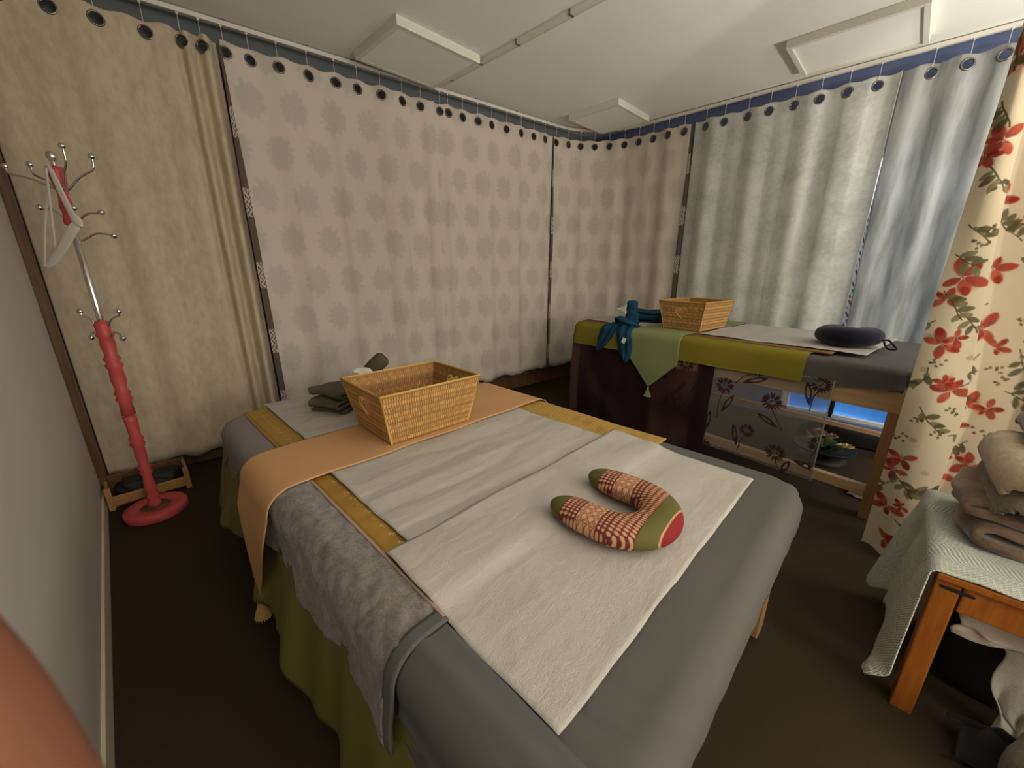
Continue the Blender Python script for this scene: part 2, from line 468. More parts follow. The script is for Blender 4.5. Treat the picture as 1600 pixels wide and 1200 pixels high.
# window
w = struct(put('window_1', box_me('window_1', XR + .03, XR + .07, WY0, WY1, WZ0, WZ0 + .03, .004), M['white']))
for nm, y0, y1, z0, z1 in (('window_frame', WY0, WY1, WZ1 - .05, WZ1), ('window_frame', WY0, WY0 + .05, WZ0, WZ1),
                           ('window_frame', WY1 - .05, WY1, WZ0, WZ1), ('mullion', 0.235, 0.265, WZ0, WZ1), ('mullion', -0.46, -0.43, WZ0, WZ1)):
    box(nm, XR + .03, XR + .07, y0, y1, z0, z1, M['dark'] if nm == 'mullion' else M['white'], w)
for y0, y1 in ((WY0 + .05, -0.46), (-0.43, 0.235), (0.265, WY1 - .05)):
    box('pane', XR + .047, XR + .052, y0, y1, WZ0 + .03, WZ1 - .05, M['glass'], w, bev=0)
# added blue sheet outside the glass, invented to give the blue daylight patch
nu, nv = 40, 14
P = np.zeros((nu, nv, 3))
for i in range(nu):
    for j in range(nv):
        y = -1.2 + 1.9 * i / (nu - 1); z = 0.02 + 0.55 * j / (nv - 1)
        P[i, j] = (XR + 0.20 + 0.10 * (j / (nv - 1)) ** 2 + 0.02 * math.sin(y * 11 + z * 6), y, z + 0.02 * math.sin(y * 5))
tag(sheet('blue_stand_in', P, M['blue_glimpse'], thick=0.004), 'bright blue sheet added outside the glass for the daylight patch, glimpsed below the curtains under the far bed', 'blue_stand_in')
# trims
struct(box('baseboard_left', XL, XL + .010, YF, 2.93, 0, 0.085, M['cream'], bev=.003))
struct(box('trim_1', XL, XL + 0.03, 2.94, 3.06, 0, CEIL, M['dark_wood'], bev=.003))

v = []
for (x, y) in (a, b): v += [(x, y - .012, 0), (x, y - .012, .16), (x, y, .16), (x, y, 0)]
struct(put('dark_strip_back', mk('dark_strip_back', v, [(0, 4, 5, 1), (1, 5, 6, 2), (2, 6, 7, 3), (0, 1, 2, 3), (4, 7, 6, 5)], False), M['dark_wood']))  # strip added to darken the wall foot below the curtain hems
# ceiling boxes and conduit ------------------------------------------
def ceil_panel(x0, x1, y0, y1, drop, label, inset):
    t = thing('ceiling_panel', label, 'ceiling panel', ((x0 + x1) / 2, (y0 + y1) / 2, CEIL - drop), 0, 'white ceiling boxes')
    hx, hy = (x1 - x0) / 2, (y1 - y0) / 2
    fw = 0.028
    for (a0, a1, b0, b1) in ((-hx, hx, -hy, -hy + fw), (-hx, hx, hy - fw, hy), (-hx, -hx + fw, -hy + fw, hy - fw), (hx - fw, hx, -hy + fw, hy - fw)):
        box('frame_side', a0, a1, b0, b1, 0, drop - .001, M['panel'], t, bev=.002)
    box('cover', -hx + fw, hx - fw, -hy + fw, hy - fw, inset, drop - .002, M['ceiling'], t, bev=.002)
    return t
ceil_panel(1.40, 2.00, 2.27, 2.80, 0.050, 'white ceiling box beside the conduit above the damask curtains', 0.002)
ceil_panel(3.22, 3.76, 1.97, 2.47, 0.050, 'white ceiling box close to the curved corner of the curtain track', 0.002)
ceil_panel(3.20, 3.74, 0.20, 0.82, 0.045, 'framed white ceiling panel nearest the pale curtains on the right', 0.012)
t = thing('conduit', 'thin white cable conduit clipped along the ceiling', 'conduit', (2.05, 2.2, CEIL))
box('channel', -.016, .016, -2.4, .60, -.022, -.0005, M['panel'], t, bev=.003)
box('seam_strip', .034, .046, -2.4, .60, -.008, -.0005, M['cream'], t, bev=.001)
clip = box_me('clip', -.020, .020, -.006, .006, -.026, -.0005, .002)
for y in (-.9, -.62, -.22, .12, .45):
    put('clip', clip, M['bronze'], t, (0, y, 0))

# ------------------------------------------------------------------ curtain track and curtains
pa = np.array([[XL + .02, 3.13], [3.30, 2.70]])
qb = np.array([[3.30, 2.70], [3.80, 2.645], [3.885, 2.15]])
tt = np.linspace(0, 1, 30)[1:, None]
arc = (1 - tt) ** 2 * qb[0] + 2 * tt * (1 - tt) * qb[1] + tt ** 2 * qb[2]
lin = np.linspace(0, 1, 60)[:, None]
PATH = np.vstack([pa[0] * (1 - lin) + pa[1] * lin, arc, arc[-1] * (1 - lin[1:]) + np.array([[3.875, -1.0]]) * lin[1:]])
SL = np.concatenate([[0], np.cumsum(np.linalg.norm(np.diff(PATH, axis=0), axis=1))])
def path(s):
    p = np.stack([np.interp(s, SL, PATH[:, 0]), np.interp(s, SL, PATH[:, 1])], -1)
    e = 0.02
    q = np.stack([np.interp(s + e, SL, PATH[:, 0]) - np.interp(s - e, SL, PATH[:, 0]),
                  np.interp(s + e, SL, PATH[:, 1]) - np.interp(s - e, SL, PATH[:, 1])], -1)
    q /= np.linalg.norm(q, axis=-1, keepdims=True) + 1e-12
    return p, np.stack([q[..., 1], -q[..., 0]], -1)          # point, normal towards the room
def s_x(x): return float(np.interp(x, PATH[:60, 0], SL[:60]))
def s_y(y): i = slice(88, None); return float(np.interp(-y, -PATH[i, 1], SL[i]))

ss = np.linspace(0.0, SL[-1], 260)
p, n = path(ss)
ring = [(-.011, 2.550), (.011, 2.550), (.011, 2.572), (-.011, 2.572)]
P = np.zeros((len(ss), 4, 3))
for k, (o_, z_) in enumerate(ring):
    P[:, k, :2] = p + n * o_; P[:, k, 2] = z_
trk = thing('curtain_track', 'white curtain track following the ceiling edge round the room corner', 'curtain track')
me = mk('track_rail', P.reshape(-1, 3), gfaces(len(ss), 4, False, True), False)
put('track_rail', me, M['white'], trk)
brk = box_me('bracket', -.006, .006, -.012, .012, 2.571, 2.5795, .001)
for s in np.arange(0.15, SL[-1], 0.42):
    q, nn = path(np.array([s])); put('bracket', brk, M['bronze'], trk, (q[0, 0], q[0, 1], 0))

ring_me = lathe_me('grommet', [(.0245, -.004), (.027, -.006), (.031, -.005), (.0345, 0), (.031, .005), (.027, .006), (.0245, .004)], 24, True)
hook_pts = [(0, 0, .022), (0, 0.004, .030), (0, 0, .045), (0, 0, .10), (0, 0, .122)]
hook_me = tube_me('curtain_hook', smoothpath(hook_pts, 12), 0.0014, 6)
glide_me = box_me('glider', -.006, .006, -.004, .004, .115, .134, .0015)
GZ = 2.42

def fold_fn(A, lam, ph, seed):
    r = np.random.RandomState(seed); k2 = r.uniform(.4, .6); p2 = r.uniform(0, 6)
    def fn(s, z):
        h = 0.55 + 0.45 * sstep(2.45, 1.6, z)
        w = np.sin(2 * PI * s / lam + ph + 0.5 * np.sin(s * 5 + seed) + 0.10 * np.sin(z * 2 + s * 3 + seed))
        w = np.sign(w) * np.abs(w) ** 0.75
        return (A * w * (0.7 + 0.3 * np.sin(s * 9 * k2 + p2)) + 0.006 * np.sin(s * 37 + p2 + z * 0.7)) * h
    return fn

def curtain(label, s0, s1, zb0, zb1, fold, mat, grom, seed, warp=None, base=0.0, lean0=0.0, lean1=0.0, uoff=0.0):
    """grom: arc positions of the eyelets; warp(u)->s lets cloth bunch up; lean shifts the side edges at the hem"""
    nu = int((s1 - s0) / 0.0078) + 1
    u = np.linspace(0, 1, nu); s = s0 + (s1 - s0) * u
    if warp is not None: s = warp(u)
    z = np.concatenate([np.linspace(2.472, 2.36, 16), np.linspace(2.36, 0, 46)[1:]])
    S = np.repeat(s[:, None], len(z), 1); Z = np.repeat(z[None, :], nu, 0)
    U = np.repeat(u[:, None], len(z), 1)
    zb = zb0 + (zb1 - zb0) * U + 0.010 * np.sin(S * 17 + seed) + 0.006 * np.sin(S * 41)
    low = Z < 2.36
    Z = np.where(low, zb + (2.36 - zb) * (Z / 2.36), Z)
    dn = sstep(2.36, 0.2, Z)
    Z = np.where(~low, Z + 0.006 * np.sin(S * 2 * PI / 0.15 + seed) * sstep(2.44, 2.475, Z), Z)
    S = S + dn * (lean0 * (1 - U) + lean1 * U)
    Uf = S.copy()
    keep = np.ones((nu - 1, len(z) - 1), bool)
    for g in grom:
        dx, dz = S - g, Z - GZ; d = np.hypot(dx, dz)
        near = np.abs(d - 0.026) < 0.0046
        k = np.where(near, 0.026 / np.maximum(d, 1e-6), 1.0)
        S = np.where(near, g + dx * k, S); Z = np.where(near, GZ + dz * k, Z)
        ins = np.hypot(S - g, Z - GZ) < 0.0262
        keep &= ~(ins[:-1, :-1] & ins[1:, :-1] & ins[:-1, 1:] & ins[1:, 1:])
    p, n = path(S)
    off = fold(S, Z) + base
    P = np.concatenate([p + n * off[..., None], Z[..., None]], -1)
    uv = np.stack([Uf + uoff, Z], -1)
    o = sheet('curtain', P, mat, thick=0.0025, uv=uv, keep=keep)
    tag(o, label, 'curtain', 'eyelet curtains on the ceiling track')
    for g in grom:
        pp, nn = path(np.array([g])); e = 0.03
        fo = float(fold(np.array([g]), np.array([GZ]))[0]) + base
        f1 = float(fold(np.array([g + e]), np.array([GZ]))[0]); f0 = float(fold(np.array([g - e]), np.array([GZ]))[0])
        tan = np.array([-nn[0, 1], nn[0, 0]]); sl = (f1 - f0) / (2 * e)
        nv = Vector((nn[0, 0] - sl * tan[0], nn[0, 1] - sl * tan[1], 0)).normalized()
        c = pp[0] + nn[0] * fo
        mw = Matrix.Translation((c[0], c[1], GZ)) @ nv.to_track_quat('Z', 'Y').to_matrix().to_4x4()
        put('grommet', ring_me, M['bronze'], o, mw=mw)
        hk = put('curtain_hook', hook_me, M['white'], o, (pp[0, 0], pp[0, 1], GZ + .008))
        put('glider', glide_me, M['white'], hk)
    return o

def gr(px): return [s_x(x) for x in px]
# 1 beige brocade at the left wall; its right end bunches into tight pleats
g1 = gr([-0.09, 0.067, 0.224, 0.402, 0.548, 0.635])
f_a = fold_fn(0.014, 0.34, 0.6, 3)
sb = s_x(0.53)
def fold1(s, z): return f_a(s, z) * sstep(sb + .03, sb - .06, s) + 0.034 * np.sin((s - sb) * 2 * PI / 0.085 - 1.2) * sstep(sb - .03, sb + .02, s) * (0.75 + 0.25 * sstep(2.4, 1.4, z))
cur1 = curtain('heavy beige brocade curtain behind the pink coat stand', 0.01, s_x(0.70), 0.07, 0.13, fold1, M['beige'], g1, 3)
# 2 damask
g2 = gr([0.735, 0.854, 1.0, 1.164, 1.324, 1.466, 1.624, 1.782, 1.926])
cur2 = curtain('ivory damask curtain with grey medallions directly right of the beige curtain', s_x(0.715), s_x(2.03), 0.16, 0.17, fold_fn(0.028, 0.33, 2.2, 5), M['damask'], g2, 5, lean0=0.01)
g3 = gr([2.085, 2.155, 2.29, 2.433, 2.573, 2.734, 2.894, 3.046, 3.185])
cur3 = curtain('ivory damask curtain left of the room corner, over the dark floor gap', s_x(2.03), s_x(3.285), 0.17, 0.20, fold_fn(0.020, 0.30, 0.4, 8), M['damask'], g3, 8, uoff=.1)
s4a, s4b = s_x(3.295), s_y(1.635)
g4 = [s_x(3.30) + .035] + [s_x(3.30) + .035 + k * ((s_y(1.69) - s_x(3.30) - .035) / 9.0) for k in range(1, 10)]
cur4 = curtain('ivory damask curtain bending round the room corner', s4a + .005, s4b, 0.20, 0.20, fold_fn(0.017, 0.28, 1.0, 11), M['damask'], g4, 11, uoff=.05)
g5 = [s_y(y) for y in (1.508, 1.36, 1.186, 1.036, .876, .722, .566, .412)]
cur5 = curtain('sage tinted curtain hanging behind the far bed', s_y(1.60), s_y(0.300), 0.34, 0.37, fold_fn(0.026, 0.30, 0.0, 14), M['sage'], g5, 14)
g6 = [s_y(y) for y in (.164, .012, -.13, -.27, -.42)]
cur6 = curtain('pale silvery curtain glowing with daylight beside the floral curtain', s_y(0.297), s_y(-0.52), 0.37, 0.34, fold_fn(0.034, 0.21, 1.3, 17), M['silver'], g6, 17, lean0=.03)

# dark printed lining strips that show at three curtain edges
def lining(par, sc, w, zt, zb, seed, off, lean=0.0):
    nu, nv = 12, 420
    U, Z = np.meshgrid(np.linspace(0, 1, nu), np.linspace(zt, zb, nv), indexing='ij')
    S = sc + (U - .5) * w * (0.35 + 0.65 * sstep(zt, zt - 0.8, Z)) + lean * sstep(zt, zb, Z)
    p, n = path(S); o_ = off + 0.004 * np.sin(Z * 4 + seed)
    P = np.concatenate([p + n * o_[..., None], Z[..., None]], -1)
    C = np.zeros((nu, nv, 3)) + np.array([0.115, 0.092, 0.072])
    X_ = (U - .5) * w
    for zc in np.arange(zb + .18, zt, 0.43):
        band = sstep(.085, .075, np.abs(Z - zc))
        pat = np.sin(X_ * 330 + 2.2 * np.sin(Z * 120 + seed)) + np.sin(Z * 210 + 2 * np.sin(X_ * 260))
        pnt(C, band * sstep(-.25, .05, pat), (0.56, 0.50, 0.42))
    o = sheet('lining_strip', P, M['lining'], par, thick=0.002, col=C)
    o['label'] = 'dark brown lining edge with ivory scroll print'
    return o
lining(cur2, s_x(0.712), 0.036, 2.44, 0.17, 1, 0.028, 0.012)
lining(cur4, s_x(3.29), 0.028, 2.45, 0.20, 2, 0.016)
lining(cur5, s_y(1.615), 0.042, 2.45, 0.25, 3, 0.010, 0.0)
# flowered lining slit between the sage and silvery curtains
nu, nv = 10, 300
U, Z = np.meshgrid(np.linspace(0, 1, nu), np.linspace(1.95, 0.5, nv), indexing='ij')
S = s_y(0.295) + (U - .5) * (0.006 + 0.035 * sstep(1.95, 1.0, Z)) + .015 * sstep(2, .5, Z)
p, n = path(S)
P = np.concatenate([p - n * 0.030, Z[..., None]], -1)
C = np.zeros((nu, nv, 3)) + np.array([0.62, 0.66, 0.74])
pat = np.sin(U * 9 + Z * 60) + np.sin(Z * 143 + 2 * U * 3)
pnt(C, sstep(.3, .7, pat), (.14, .10, .10)); pnt(C, sstep(.9, 1.2, np.sin(Z * 31 + U * 4) + .35 * pat), (.32, .04, .03))
o = sheet('lining_strip', P, M['print'], cur6, thick=.002, col=C); o['label'] = 'flowered lining showing in the slit'

# ------------------------------------------------------------------ floral curtain on the right
RED, RED2, PINK = (0.26, 0.022, 0.012), (0.40, 0.065, 0.036), (0.56, 0.27, 0.17)
LEAF, LEAF2, STEM = (0.085, 0.075, 0.030), (0.17, 0.155, 0.075), (0.075, 0.05, 0.03)
def flower(C, U, V, x, y, r, rot, rnd):
    for k in range(3):
        a = rot + PI + rnd.uniform(-.9, .9)
        pnt(C, m_ell(U, V, x + .55 * r * math.cos(a), y + .55 * r * math.sin(a), .5 * r, .33 * r, a, .5), PINK, .45)
    r = r * 1.18; n = rnd.choice((4, 5, 5))
    for k in range(n):
        a = rot + 2 * PI * k / (n + .8) + rnd.uniform(-.15, .15); L = r * rnd.uniform(.7, 1.2)
        pnt(C, m_leaf(U, V, x + .08 * r * math.cos(a), y + .08 * r * math.sin(a), a, L, .27 * L, .25), RED2 if k % 3 == 0 else RED, .9)
        pnt(C, m_ell(U, V, x + .78 * L * math.cos(a), y + .78 * L * math.sin(a), .26 * L, .20 * L, a, .4), RED if k % 2 else RED2, .85)
    for k in range(5):
        a = rot + rnd.uniform(0, 6); pnt(C, m_line(U, V, [(x, y), (x + .35 * r * math.cos(a), y + .35 * r * math.sin(a))], .0012), (.20, .02, .015), .6)
def sprig(C, U, V, x, y, a, L, rnd, leaves=4, dark=False):
    pts = [(x, y)]
    for k in range(6):
        a += rnd.uniform(-.25, .25); pts.append((pts[-1][0] + L / 6 * math.cos(a), pts[-1][1] + L / 6 * math.sin(a)))
    pnt(C, m_line(U, V, pts, .0022), STEM, .9)
    for k in range(leaves):
        px, py = pts[1 + k % 6]; b = a + rnd.choice((-1, 1)) * rnd.uniform(.5, 1.2)
        pnt(C, m_leaf(U, V, px, py, b, rnd.uniform(.034, .052), rnd.uniform(.008, .012)), LEAF if k % 2 or dark else LEAF2, .9)
def berries(C, U, V, x, y, rnd, col=LEAF):
    for k in range(7):
        pnt(C, m_ell(U, V, x + rnd.uniform(-.022, .022), y + rnd.uniform(-.016, .016), .006, .0045, rnd.uniform(0, 3)), col, .85)
t_f = thing('floral_curtain', 'cream curtain printed with red flowers and leafy sprigs at the right', 'curtain', (2.2, -.17, 0))
rnd = random.Random(4)
nu, nv = 96, 900
Zr = np.linspace(2.56, 0.045, nv)
wid = np.interp(Zr, [.04, .35, .7, 1.1, 1.5, 1.95, 2.57], [.125, .170, .170, .128, .085, .058, .05])
U_, Z_ = np.meshgrid(np.linspace(0, 1, nu), Zr, indexing='ij')
Y_ = -0.082 - 0.012 * sstep(1, 2, Z_) - U_ * wid[None, :]
X_ = 2.2 + 0.035 * np.abs(U_ - .45) ** 1.5 - 0.012 * np.sin(U_ * PI) + 0.006 * np.sin(Z_ * 5 + U_ * 4)
Zp = Z_ + (1 - sstep(0, .4, Z_)) * (-0.03 * U_ + 0.01 * np.sin(U_ * 7))
C = np.zeros((nu, nv, 3)) + np.array([0.63, 0.545, 0.395])
for (y, z, r) in ((-.108, 1.90, .05), (-.125, 2.15, .05), (-.128, 1.66, .045), (-.135, 1.22, .055), (-.112, 1.14, .035), (-.135, .975, .045), (-.165, 1.0, .03),
                  (-.195, .80, .045), (-.175, .83, .03), (-.125, .49, .048), (-.112, .43, .035), (-.125, .26, .042), (-.165, .285, .022), (-.185, .115, .04), (-.15, .12, .03), (-.098, 1.62, .03)):
    flower(C, Y_, Z_, y, z, r, rnd.uniform(0, 6), rnd)
for (y, z, a, L) in ((-.15, 1.10, -2.6, .1), (-.10, 1.06, -.6, .09), (-.19, 1.04, 2.6, .12), (-.11, .37, -1.2, .10), (-.20, .36, 2.9, .13), (-.15, .37, 3.4, .08), (-.11, 1.40, -2.2, .09), (-.10, 1.78, -1.9, .09), (-.23, .62, 2.8, .1)):
    sprig(C, Y_, Z_, y, z, a, L, rnd)
for (y, z, a, L) in ((-.10, 1.17, -2.0, .12), (-.12, .88, -1.7, .10), (-.22, .82, 2.7, .10), (-.13, .72, -2.4, .13), (-.11, .42, -2.3, .12), (-.22, .38, 2.9, .12), (-.16, .22, -2.5, .10), (-.10, 1.30, -2.3, .08), (-.12, 1.58, -2.2, .09), (-.10, 1.98, -1.2, .12)):
    sprig(C, Y_, Z_, y, z, a, L, rnd, 5)
for (y, z) in ((-.13, .67), (-.20, .62), (-.17, 1.38), (-.15, 1.33), (-.21, .72), (-.14, .90), (-.10, .58), (-.16, 1.52)): berries(C, Y_, Z_, y, z, rnd)
for (y, z) in ((-.10, 1.0), (-.22, .93), (-.11, .87), (-.14, .58), (-.2, .45)): pnt(C, m_ell(Y_, Z_, y, z, .012, .010, 0, .4), LEAF2, .45)
P = np.stack([X_ - 2.2, Y_ + .17, Zp], -1)
o = sheet('front_panel', P, M['print'], t_f, thick=.002, col=C)
# folded-back second fall
nu, nv = 170, 700
Zr = np.linspace(2.56, 0.06, nv)
y0 = -0.094 - np.interp(Zr, [.04, .35, .7, 1.1, 1.5, 1.95, 2.57], [.125, .170, .170, .128, .085, .058, .05])
U_, Z_ = np.meshgrid(np.linspace(0, 1, nu), Zr, indexing='ij')
bx = np.interp(U_, [0, .10, .2, .35, .5, .65, .8, 1], [2.235, 2.36, 2.44, 2.44, 2.38, 2.40, 2.44, 2.40])
Y_ = y0[None, :] + 0.012 - np.interp(U_, [0, .10, 1], [0, -.035, .62])
X_ = bx + .008 * np.sin(Z_ * 4 + U_ * 9)
C = np.zeros((nu, nv, 3)) + np.array([0.60, 0.52, 0.385])
for (y, z, r) in ((-.245, 1.02, .05), (-.27, .70, .05), (-.25, .62, .045), (-.26, .38, .05), (-.17, 1.50, .05), (-.16, 1.45, .035), (-.25, .22, .05), (-.34, .45, .05), (-.45, .9, .05), (-.4, 1.4, .05), (-.5, .6, .05), (-.38, 1.8, .05), (-.30, .95, .03), (-.33, .70, .035), (-.22, 1.25, .045), (-.29, 1.62, .05), (-.23, .48, .045)):
    flower(C, Y_, Z_, y, z, r, rnd.uniform(0, 6), rnd)
for (y, z, a, L) in ((-.27, .85, -.4, .14), (-.36, .98, 2.2, .14), (-.30, .72, .3, .14), (-.31, .55, -.7, .12), (-.33, 1.15, 2.0, .14), (-.30, 1.25, 2.2, .12), (-.36, .78, -2.6, .1), (-.36, 1.35, 1.0, .14), (-.27, 1.35, 1.0, .12), (-.45, .7, 2., .14)):
    sprig(C, Y_, Z_, y, z, a, L, rnd, 5, True)
for (y, z, a, L) in ((-.24, 1.12, -.5, .16), (-.30, .62, -.2, .16), (-.26, .92, -.9, .14), (-.28, 1.5, -2, .16), (-.42, 1.2, 1.2, .18), (-.40, .55, 2.6, .18), (-.36, .95, -1.8, .15)):
    sprig(C, Y_, Z_, y, z, a, L, rnd, 6, True)
for (y, z) in ((-.31, .86), (-.34, .82), (-.29, .50), (-.35, 1.06), (-.26, 1.42), (-.33, .6)): berries(C, Y_, Z_, y, z, rnd, (.16, .06, .035))
for ky in range(5):
    for kz in range(8):
        y, z = -.47 - .095 * ky + rnd.uniform(-.02, .02), .2 + .30 * kz + .15 * (ky % 2) + rnd.uniform(-.04, .04)
        if (ky + kz) % 2: flower(C, Y_, Z_, y, z, rnd.uniform(.038, .05), rnd.uniform(0, 6), rnd)
        else: sprig(C, Y_, Z_, y, z, rnd.uniform(0, 6), .15, rnd, 6, True)
P = np.stack([X_ - 2.2, Y_ + .17, Z_], -1)
sheet('back_fold', P, M['print'], t_f, thick=.002, col=C)

# ------------------------------------------------------------------ draping over a bed
def drapemap(cx, cy, hx, hy, r, cr, top):
    ax, ay = hx - r - cr, hy - r - cr
    def f(SX, SY, off=0.0, dmax=None, fold=0.0, flare=0.0):
        px, py = SX - cx, SY - cy
        kx, ky = np.clip(px, -ax, ax), np.clip(py, -ay, ay)
        vx, vy = px - kx, py - ky
        dist = np.hypot(vx, vy); nx, ny = vx / np.maximum(dist, 1e-9), vy / np.maximum(dist, 1e-9)
        d = dist - cr
        if dmax is not None: d = np.minimum(d, dmax)
        flat = d <= 0
        dd = np.maximum(d, 0); a = np.minimum(dd / r, PI / 2)
        ox = r * np.sin(a); oz = r * (1 - np.cos(a)) + np.maximum(dd - r * PI / 2, 0)
        rr = np.where(flat, dist, cr + ox)
        hang = np.maximum(dd - r * PI / 2, 0)
        rr = rr + np.where(flat, 0, off * np.sin(a)) + hang * flare + fold * np.minimum(hang / .08, 1)
        return np.stack([cx + kx + nx * rr, cy + ky + ny * rr, top - oz + off * np.cos(a)], -1), dd
    return f

def rectgrid(x0, x1, y0, y1, step):
    nx, ny = max(3, int((x1 - x0) / step) + 1), max(3, int((y1 - y0) / step) + 1)
    return np.meshgrid(np.linspace(x0, x1, nx), np.linspace(y0, y1, ny), indexing='ij')

# ------------------------------------------------------------------ near bed
B1 = dict(cx=.835, cy=1.095, hx=.615, hy=1.005, r=.055, cr=.07, top=.60)
bm1 = drapemap(**B1)
bed = thing('massage_bed', 'wide low massage bed in the foreground under grey sheets', 'bed', (.835, 1.08, 0), 0)
for sx in (-1, 1):
    for sy in (-1, 1):
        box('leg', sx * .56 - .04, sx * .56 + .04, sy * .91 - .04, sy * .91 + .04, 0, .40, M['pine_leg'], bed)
for sx in (-1, 1): box('side_rail', sx * .56 - .02, sx * .56 + .02, -.90, .90, .33, .44, M['pine'], bed)
for sy in (-1, 1): box('end_rail', -.54, .54, sy * .92 - .02, sy * .92 + .02, .33, .44, M['pine'], bed)
mt = box_me('mattress', -.60, .60, -.97, 1.005, .44, .594, .05, 4)
put('mattress', mt, M['grey_sheet'], bed)

rx = .055 * (PI / 2 - 1)
SX, SY = rectgrid(.22 - .20, 1.45 + .20, .06 - .19, 2.10 + .22, .0125)
fold = .005 * np.sin(SX * 31 + 1) + .006 * np.sin(SY * 23) + .006 * np.sin(SY * 57 + SX * 40)
foot = sstep(.30, .10, SY) * sstep(.15, .30, SX)
P, D = bm1(SX, SY, .0, .055 * PI / 2 + .125 - .085 * foot + .006 * np.sin(SX * 60) + .006 * np.sin(SY * 37), fold * (1 - .9 * foot), .03 * (1 - foot))
P[..., 2] += np.where(D <= 0, .0018 * wn(SX, SY, 2, 22) , 0)
near = sstep(.55, .30, SY) * sstep(.62, .30, SX) * (D < .12)
P[..., 2] += near * .006 * np.sin((SX * .93 + SY * .36) * 95) * sstep(.16, .3, SX + .2 * (SX > 1))
tag(sheet('fitted_sheet', P, M['grey_sheet']), 'grey fitted sheet covering the near bed', 'sheet')
# lilac-grey cover at the far left side
SX, SY = rectgrid(.22 - .185, .332, 1.48, 2.115 + .02, .0125)
P, D = bm1(SX, SY, .004, .055 * PI / 2 + .16, .006 * np.sin(SY * 28), .02)
P[..., 2] += .0015 * wn(SX, SY, 4, 25)
tag(sheet('bed_cover', P, M['lilac_sheet'], thick=.003), 'plain lilac-grey cover at the far left corner of the near bed', 'bed cover')
# plush towel along the left side
SX, SY = rectgrid(.22 - .165, .325, .515, 1.525, .009)
P, D = bm1(SX, SY, .013, None, .010 * np.sin(SY * 15) + .004 * np.sin(SY * 40), .04)
nn = .0016 * wn(SX, SY, 6, 60, 12) + .0018 * wn(SX, SY, 9, 190, 12)
P[..., 0] -= nn * (D > 0); P[..., 2] += nn * (D <= .05)
tw = tag(sheet('plush_towel', P, M['fluff'], thick=.008), 'mottled grey plush towel draped over the left side of the near bed', 'towel')
SX, SY = rectgrid(.22 - .165, .325, .490, .522, .008)
P, D = bm1(SX, SY, .016, None, .010 * np.sin(SY * 15), .04)
sheet('hem_band', P, M['hem'], tw, thick=.006)['label'] = 'smooth dark grey hem band'
SX, SY = rectgrid(.319, .326, .50, 1.2, .0035)
P, D = bm1(SX, SY, .017)
sheet('piping', P, M['piping'], tw, thick=.006)['label'] = 'pale piping'
# loose grey sheet folds at the near left corner
SX, SY = rectgrid(.22 - .17, .322, .045, .497, .009)
P, D = bm1(SX, SY, .008, None, .012 * np.sin(SY * 9) , .05)
P[..., 2] += .007 * np.exp(-((SX - .29 + .05 * SY) / .012) ** 2) * (D < .02)
P[..., 0] -= .008 * np.exp(-((SX - .13) / .014) ** 2) + .007 * np.exp(-((SX - .08) / .012) ** 2)
tag(sheet('folded_cloth', P, M['hem'], thick=.003), 'smooth grey cloth with long folds at the near left corner of the bed', 'cloth')

# olive satin skirt on the left side
def skirt(y0, y1, zt, zb, x, label, seed, amp=.02):
    nu, nv = 120, 26
    Y, Q = np.meshgrid(np.linspace(y0, y1, nu), np.linspace(0, 1, nv), indexing='ij')
    bot = zb + .04 * np.sin(Y * 6.5 + seed) + .025 * np.sin(Y * 17 + seed * 2)
    Z = zt + (bot - zt) * Q
    Xx = x - .065 * Q - amp * Q * np.sin(Y * 13 + seed + .4 * np.sin(Y * 5)) - .008 * Q * np.sin(Y * 37)
    return tag(sheet('bed_skirt', np.stack([Xx, Y, Z], -1), M['olive_skirt'], thick=.002), label, 'bed skirt', 'olive skirts of the near bed')
skirt(.10, 1.30, .50, .10, .222, 'olive satin skirt below the plush towel, nearest the camera', .4)
skirt(1.22, 2.06, .50, .17, .228, 'olive satin skirt hanging behind the peach tassel', 2.0)

# brocade mat
SX, SY = rectgrid(.322, 1.425, .555, 2.075, .0065)
P, D = bm1(SX, SY, .0)
P[..., 2] = .6075 + .0012 * wn(SX, SY, 12, 14)
C = np.zeros(SX.shape + (3,)) + np.array([0.36, 0.205, 0.035])
rgt = sstep(1.0, 1.2, SX)
pnt(C, rgt, (0.46, 0.29, 0.065))
chk = .5 + .5 * np.sin(SX * 2 * PI / .022) * np.sin(SY * 2 * PI / .030)
pnt(C, rgt * sstep(.55, .75, chk), (0.33, 0.185, 0.03), .7)
zig = np.abs((SY / .045) % 1 - .5) * .030
pnt(C, sstep(.003, .0015, np.abs(SX - .385 + zig)) * sstep(.25, .35, np.abs((SY / .045) % 1 - .28)), (0.68, 0.52, 0.26), .75)
pnt(C, sstep(.004, .002, np.abs(SX - .336)), (0.22, .11, .02), .8)
pnt(C, .35 * sstep(.2, .9, wn(SX, SY, 31, 60)), (0.24, .125, .02))
tag(sheet('brocade_mat', P, M['mat'], thick=.004, col=C), 'golden brocade mat lying under the papers on the near bed', 'mat')

